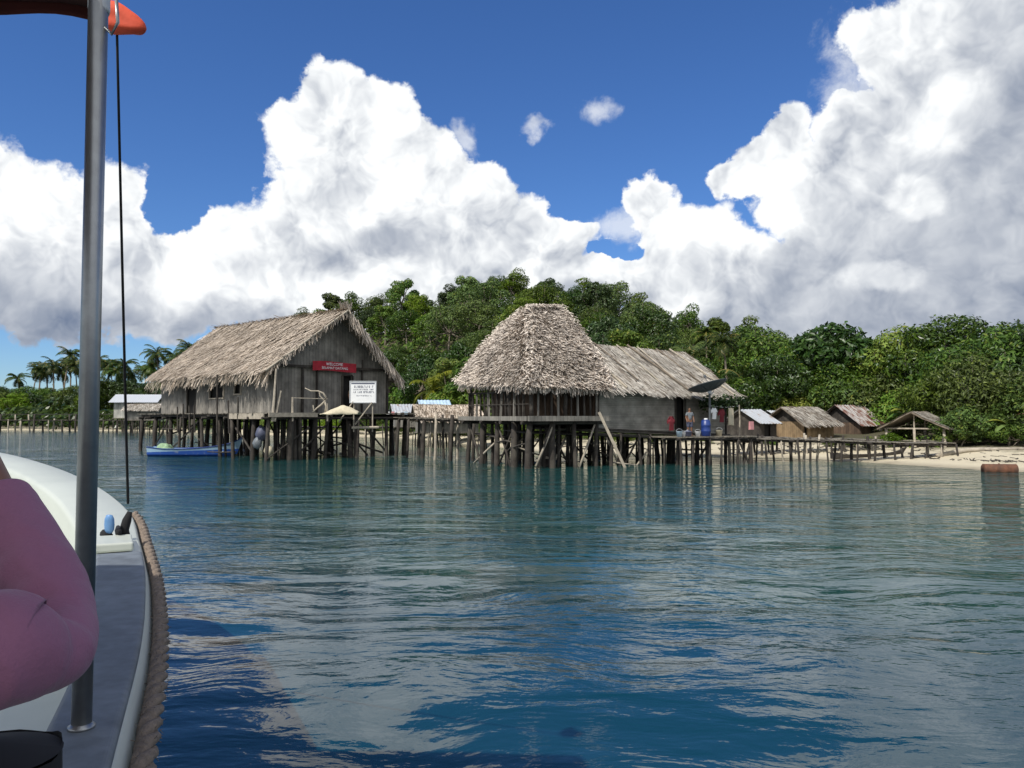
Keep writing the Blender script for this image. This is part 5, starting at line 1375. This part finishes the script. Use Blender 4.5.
# cord from the awning corner down to the cleat
ct = roll(117, 34); cb = at(128, 503, 4.95)
mb = MB(); mb.tube([ct.lerp(cb, k / 10) - SO + Vector((0, 0, -.02 * math.sin(math.pi * k / 10))) for k in range(11)], [.0048 + .0035 * k / 10 for k in range(11)], 8); mb.build('stay_cord', M['black_cloth'], SPD, True)
p, inn, d = rimat(4.92)
base = p + inn * .13 + Vector((0, 0, .012)); cl = MB()
def CL(u, v, w): return base + d * u + inn * v + Vector((0, 0, w)) - SO
cl.tube([CL(-.10, 0, .07), CL(-.04, 0, .055), CL(.04, 0, .055), CL(.10, 0, .07)], [.012, .02, .02, .012], 10); cl.tube([CL(-.03, 0, 0), CL(-.03, 0, .055)], .016, 8); cl.tube([CL(.03, 0, 0), CL(.03, 0, .055)], .016, 8)
cl.tube([CL(.0, -.05, .0), CL(.0, -.03, .06), CL(0, -.045, .12), CL(0, -.06, .17)], [.022, .028, .026, .014], 10); cl.tube([CL(-.02, .05, .03), CL(.02, .08, .05)], .026, 8)
cl.build('cleat', M['black_cloth'], SPD, True)
mb = MB(); lathe(mb, [(.004, 0), (.03, .004), (.046, .03), (.05, .07), (.046, .12), (.03, .15), (.004, .155)], 16); pb = mb.build('pulley_block', M['block'], SPD, True); pb.location = CL(-.02, .05, .05); pb.rotation_euler = (.2, .1, 0); pb.scale = (.6, .4, .75)

# thick twisted rope fender outside the rim
mb = MB(); path = [Vector((0, 0, 0))] * 0
pts = []
for k in range(0, 560):
    Y = -2.8 + 8.75 * k / 559
    p, inn, d = rimat(Y); pts.append((p - inn * .036 + Vector((0, 0, -.040)), inn, d))
for s in range(3):
    vs = []; fs = []; m_ = 9
    for i, (p, inn, d) in enumerate(pts):
        th = i * .33 + s * 2 * math.pi / 3
        c = p + (inn * math.cos(th) + Vector((0, 0, math.sin(th)))) * .0150
        rr = .0168 * (1 + .05 * math.sin(i * 1.7 + s))
        for q in range(m_):
            t = 2 * math.pi * q / m_; vs.append(c + (inn * math.cos(t) + Vector((0, 0, math.sin(t)))) * rr + d * .012 * math.sin(t + th))
    for i in range(len(pts) - 1):
        for q in range(m_): fs.append((i * m_ + q, i * m_ + (q + 1) % m_, (i + 1) * m_ + (q + 1) % m_, (i + 1) * m_ + q))
    fs.append(tuple(range(m_))); fs.append(tuple((len(pts) - 1) * m_ + q for q in range(m_ - 1, -1, -1)))
    mb.add(vs, fs)
r = random.Random(6)
for _ in range(900):
    p, inn, d = r.choice(pts); t = r.uniform(0, 6.28); o_ = (inn * math.cos(t) + Vector((0, 0, math.sin(t)))); a = p + o_ * .029
    mb.tube([a, a + o_ * r.uniform(.004, .016) + d * r.uniform(-.03, .03)], [.0014, .0006], 3, cap=False)
tag(mb.build('rope_fender', M['rope'], None, True), 'thick twisted tan rope lashed along the outside of the motor boat rim', 'rope')

# ---------------------------------------------------------------- the passenger at the left, arm bent up
PE = thing('person', (-1.35, .55, .95), 0, 'person in mauve long sleeves sitting at the left with one elbow raised', 'person')
PO = Vector((-1.35, .55, .95))
def q3(p): return tuple(Vector(p) - PO)
elbow = at(50, 630, .97); wrist = at(-42, 432, 1.18); shoulder = Vector((-1.02, .68, 1.66)); handp = at(-80, 365, 1.24)
hd = Vector((-1.16, .66, 2.02))
J = [(q3((-1.3, .45, 1.10)), .16), (q3((-1.28, .5, 1.32)), .14), (q3((-1.24, .56, 1.56)), .15), (q3((-1.21, .58, 1.72)), .06), (q3((-1.19, .60, 1.82)), .058), (q3(hd), .095), (q3(hd + Vector((0, .0, .09))), .085),
     (q3(shoulder), .05), (q3(shoulder.lerp(elbow, .5)), .036), (q3(at(55, 635, .99)), .020), (q3(at(4, 508, 1.12)), .026), (q3(wrist), .036), (q3(handp), .032),
     (q3((-1.45, .50, 1.66)), .06), (q3((-1.6, .62, 1.40)), .045), (q3((-1.50, .90, 1.34)), .036), (q3((-1.42, 1.0, 1.34)), .03),
     (q3((-1.2, .55, 1.05)), .11), (q3((-1.02, 1.15, 1.13)), .075), (q3((-1.06, 1.1, .72)), .05), (q3((-1.02, 1.22, .66)), .04),
     (q3((-1.42, .5, 1.05)), .11), (q3((-1.5, 1.1, 1.12)), .075), (q3((-1.5, 1.05, .72)), .05), (q3((-1.5, 1.2, .66)), .04)]
Ed = [(0, 1), (1, 2), (2, 3), (3, 4), (4, 5), (5, 6), (2, 7), (7, 8), (8, 9), (9, 10), (10, 11), (11, 12), (2, 13), (13, 14), (14, 15), (15, 16), (0, 17), (17, 18), (18, 19), (19, 20), (0, 21), (21, 22), (22, 23), (23, 24)]
body = skin_obj('body', J, Ed, M['skin'], PE)
# fingers of the raised hand and of the resting hand
ud = (handp - wrist).normalized(); sdv = Vector((.75, .55, .1)).normalized(); fw = ud.cross(sdv).normalized()
for hp, u_, s_, f_ in ((handp, ud, sdv, fw), (Vector((-1.42, 1.0, 1.34)), Vector((.4, .9, -.1)).normalized(), Vector((-.9, .4, 0)), Vector((0, 0, -1)))):
    for k, L in enumerate((.070, .078, .072, .058)):
        b_ = hp + s_ * (.030 - .020 * k) ; c1 = b_ + u_ * (.03 + L * .5); c2 = c1 + u_ * L * .35 + f_ * L * .3; c3 = c2 + u_ * L * .1 + f_ * L * .35
        skin_obj('finger', [(q3(b_), .010), (q3(c1), .009), (q3(c2), .008), (q3(c3), .0065)], [(0, 1), (1, 2), (2, 3)], M['skin'], PE)
    b_ = hp + s_ * .028 - u_ * .03; skin_obj('thumb', [(q3(b_), .013), (q3(b_ + s_ * .03 + u_ * .03 + f_ * .01), .011), (q3(b_ + s_ * .035 + u_ * .06 + f_ * .03), .009)], [(0, 1), (1, 2)], M['skin'], PE)
# face and hair
face = Vector((-.25, .95, 0)).normalized(); fs_ = Vector((.95, .25, 0)).normalized()
for sg in (-1, 1):
    mb = MB(); lathe(mb, [(.001, -.011), (.009, -.007), (.012, 0), (.009, .007), (.001, .011)], 10); e_ = mb.build('eye', M['white'], PE, True); e_.location = q3(hd + face * .088 + fs_ * sg * .032 + Vector((0, 0, .035)))
    skin_obj('ear', [(q3(hd + fs_ * sg * .095 + Vector((0, 0, .0))), .010), (q3(hd + fs_ * sg * .102 + Vector((0, 0, .04))), .013)], [(0, 1)], M['skin'], PE)
skin_obj('nose', [(q3(hd + face * .09 + Vector((0, 0, .035))), .010), (q3(hd + face * .112 + Vector((0, 0, -.0))), .015)], [(0, 1)], M['skin'], PE)
skin_obj('mouth', [(q3(hd + face * .088 + fs_ * .022 + Vector((0, 0, -.035))), .007), (q3(hd + face * .093 + Vector((0, 0, -.035))), .009), (q3(hd + face * .088 - fs_ * .022 + Vector((0, 0, -.035))), .007)], [(0, 1), (1, 2)], M['pink_cloth'], PE)
skin_obj('hair', [(q3(hd - face * .03 + Vector((0, 0, .06))), .105), (q3(hd - face * .02 + Vector((0, 0, .12))), .085), (q3(hd - face * .08 + Vector((0, 0, -.04))), .07)], [(0, 1), (0, 2)], M['hair'], PE)
# the top: torso and both sleeves, creased
cuff = at(-12, 488, 1.14)
SL = [(q3((-1.3, .47, 1.06)), .17), (q3((-1.28, .5, 1.32)), .165), (q3((-1.24, .56, 1.56)), .165), (q3((-1.21, .58, 1.68)), .08),
      (q3(shoulder + Vector((-.05, -.03, .02))), .09),
      (q3((-1.45, .50, 1.65)), .08), (q3((-1.6, .62, 1.40)), .062), (q3((-1.52, .86, 1.345)), .048)]
sh = skin_obj('shirt', SL, [(0, 1), (1, 2), (2, 3), (2, 4), (2, 5), (5, 6), (6, 7)], M['sleeve'], PE, sub=3)
el = Vector(q3(elbow)); cfv = Vector(q3(cuff)); shv = Vector(q3(shoulder))
# the raised sleeve: one continuous tube round the sharply bent elbow, with its creases
ctrl = [(shoulder + Vector((-.05, -.02, .02)), .080), (shoulder.lerp(at(-30, 658, .90), .6), .070), (at(-25, 654, .88), .065), (at(10, 652, .89), .061), (at(42, 654, .92), .045), (at(62, 648, .95), .036), (at(62, 622, 1.0), .039),
        (at(47, 588, 1.04), .047), (at(25, 550, 1.08), .0470), (at(9, 519, 1.11), .045), (at(0, 502, 1.125), .0425)]
cp = catmull([c[0] for c in ctrl], 14); N_ = len(cp); seg = 44; vs = []; rings = []
prev = None
for i, p in enumerate(cp):
    f = i / 14; i0 = min(int(f), len(ctrl) - 2); rad0 = ctrl[i0][1] + (ctrl[i0 + 1][1] - ctrl[i0][1]) * (f - i0)
    d = (cp[min(i + 3, N_ - 1)] - cp[max(i - 3, 0)]).normalized()
    if prev is None: a_ = d.orthogonal().normalized()
    else: a_ = (prev - d * prev.dot(d)).normalized()
    prev = a_; b_ = d.cross(a_)
    toin = ((cfv + PO + shoulder) / 2 - p).normalized()
    for k in range(seg):
        t = 2 * math.pi * k / seg; o_ = a_ * math.cos(t) + b_ * math.sin(t); q = p + o_ * rad0
        inner = max(0, o_.dot(toin)); bend = math.exp(-((f - 5.6) / 2.6) ** 2)
        n1 = noise.noise(q * 16); n2 = noise.noise(q * 6 + Vector((4, 2, 1)))
        fold = .0021 * math.sin(f * 7.5 + 4.5 * n2 + 2.2 * math.cos(t + .8)) * (.16 + (bend * 1.3 + .5) * inner) + .0014 * n2 + .0006 * n1
        fold += .0007 * max(0, math.sin(f * 3.1 + 1.5 * math.cos(t) + 2 * n2)) ** 3
        vs.append(tuple(q + o_ * fold - PO))
fs = [(i * seg + k, i * seg + (k + 1) % seg, (i + 1) * seg + (k + 1) % seg, (i + 1) * seg + k) for i in range(N_ - 1) for k in range(seg)]
# the hem turns inwards
h0 = len(vs); d = (cp[-1] - cp[-4]).normalized()
for k in range(seg): v = Vector(vs[(N_ - 1) * seg + k]); c = cp[-1] - PO; vs.append(tuple(c + (v - c) * .84 - d * .006))
for k in range(seg): v = Vector(vs[(N_ - 1) * seg + k]); c = cp[-1] - PO; vs.append(tuple(c + (v - c) * .80 - d * .05))
fs += [((N_ - 1) * seg + k, (N_ - 1) * seg + (k + 1) % seg, h0 + (k + 1) % seg, h0 + k) for k in range(seg)] + [(h0 + k, h0 + (k + 1) % seg, h0 + seg + (k + 1) % seg, h0 + seg + k) for k in range(seg)]
mb = MB(); mb.add(vs, fs); mb.build('sleeve', M['sleeve'], sh, True)
TR = [(q3((-1.3, .47, 1.04)), .17), (q3((-1.19, .60, 1.06)), .14), (q3((-1.04, 1.10, 1.15)), .115), (q3((-1.07, 1.12, .74)), .075), (q3((-1.42, .55, 1.05)), .135), (q3((-1.5, 1.1, 1.12)), .105), (q3((-1.5, 1.06, .74)), .075)]
skin_obj('trousers', TR, [(0, 1), (1, 2), (2, 3), (0, 4), (4, 5), (5, 6)], M['black_cloth'], PE, sub=3)
# black bag on the inner side of the side deck
bag = thing('bag', tuple(at(-22, 758, 1.35) + Vector((0, 0, -.42))), R(20), 'black soft bag at the lower left below the mauve sleeve', 'bag')
mb = MB(); mb.grid(lambda u, v: (.135 * math.cos(2 * math.pi * u) * (1 - .1 * v) * (abs(math.cos(2 * math.pi * u)) ** -.25 if abs(math.cos(2 * math.pi * u)) > .05 else 1), .12 * math.sin(2 * math.pi * u), .42 * v + .02 * noise.noise(Vector((u * 8, v * 5, 0)))), 32, 8)
mb.grid(lambda u, v: (.125 * math.cos(2 * math.pi * u) * (1 - v), .11 * math.sin(2 * math.pi * u) * (1 - v), .42 + .03 * v), 32, 3); mb.build('body', M['black_cloth'], bag, True)
# thwart the passenger sits on
mb = MB(); mb.box(Vector((-1.95, .38, .78)) - SO, (1.6, .5, .26), R(-23)); th = mb.build('bench_seat', M['gel_grey'], SPD); bv = th.modifiers.new('b', 'BEVEL'); bv.width = .02; bv.segments = 3
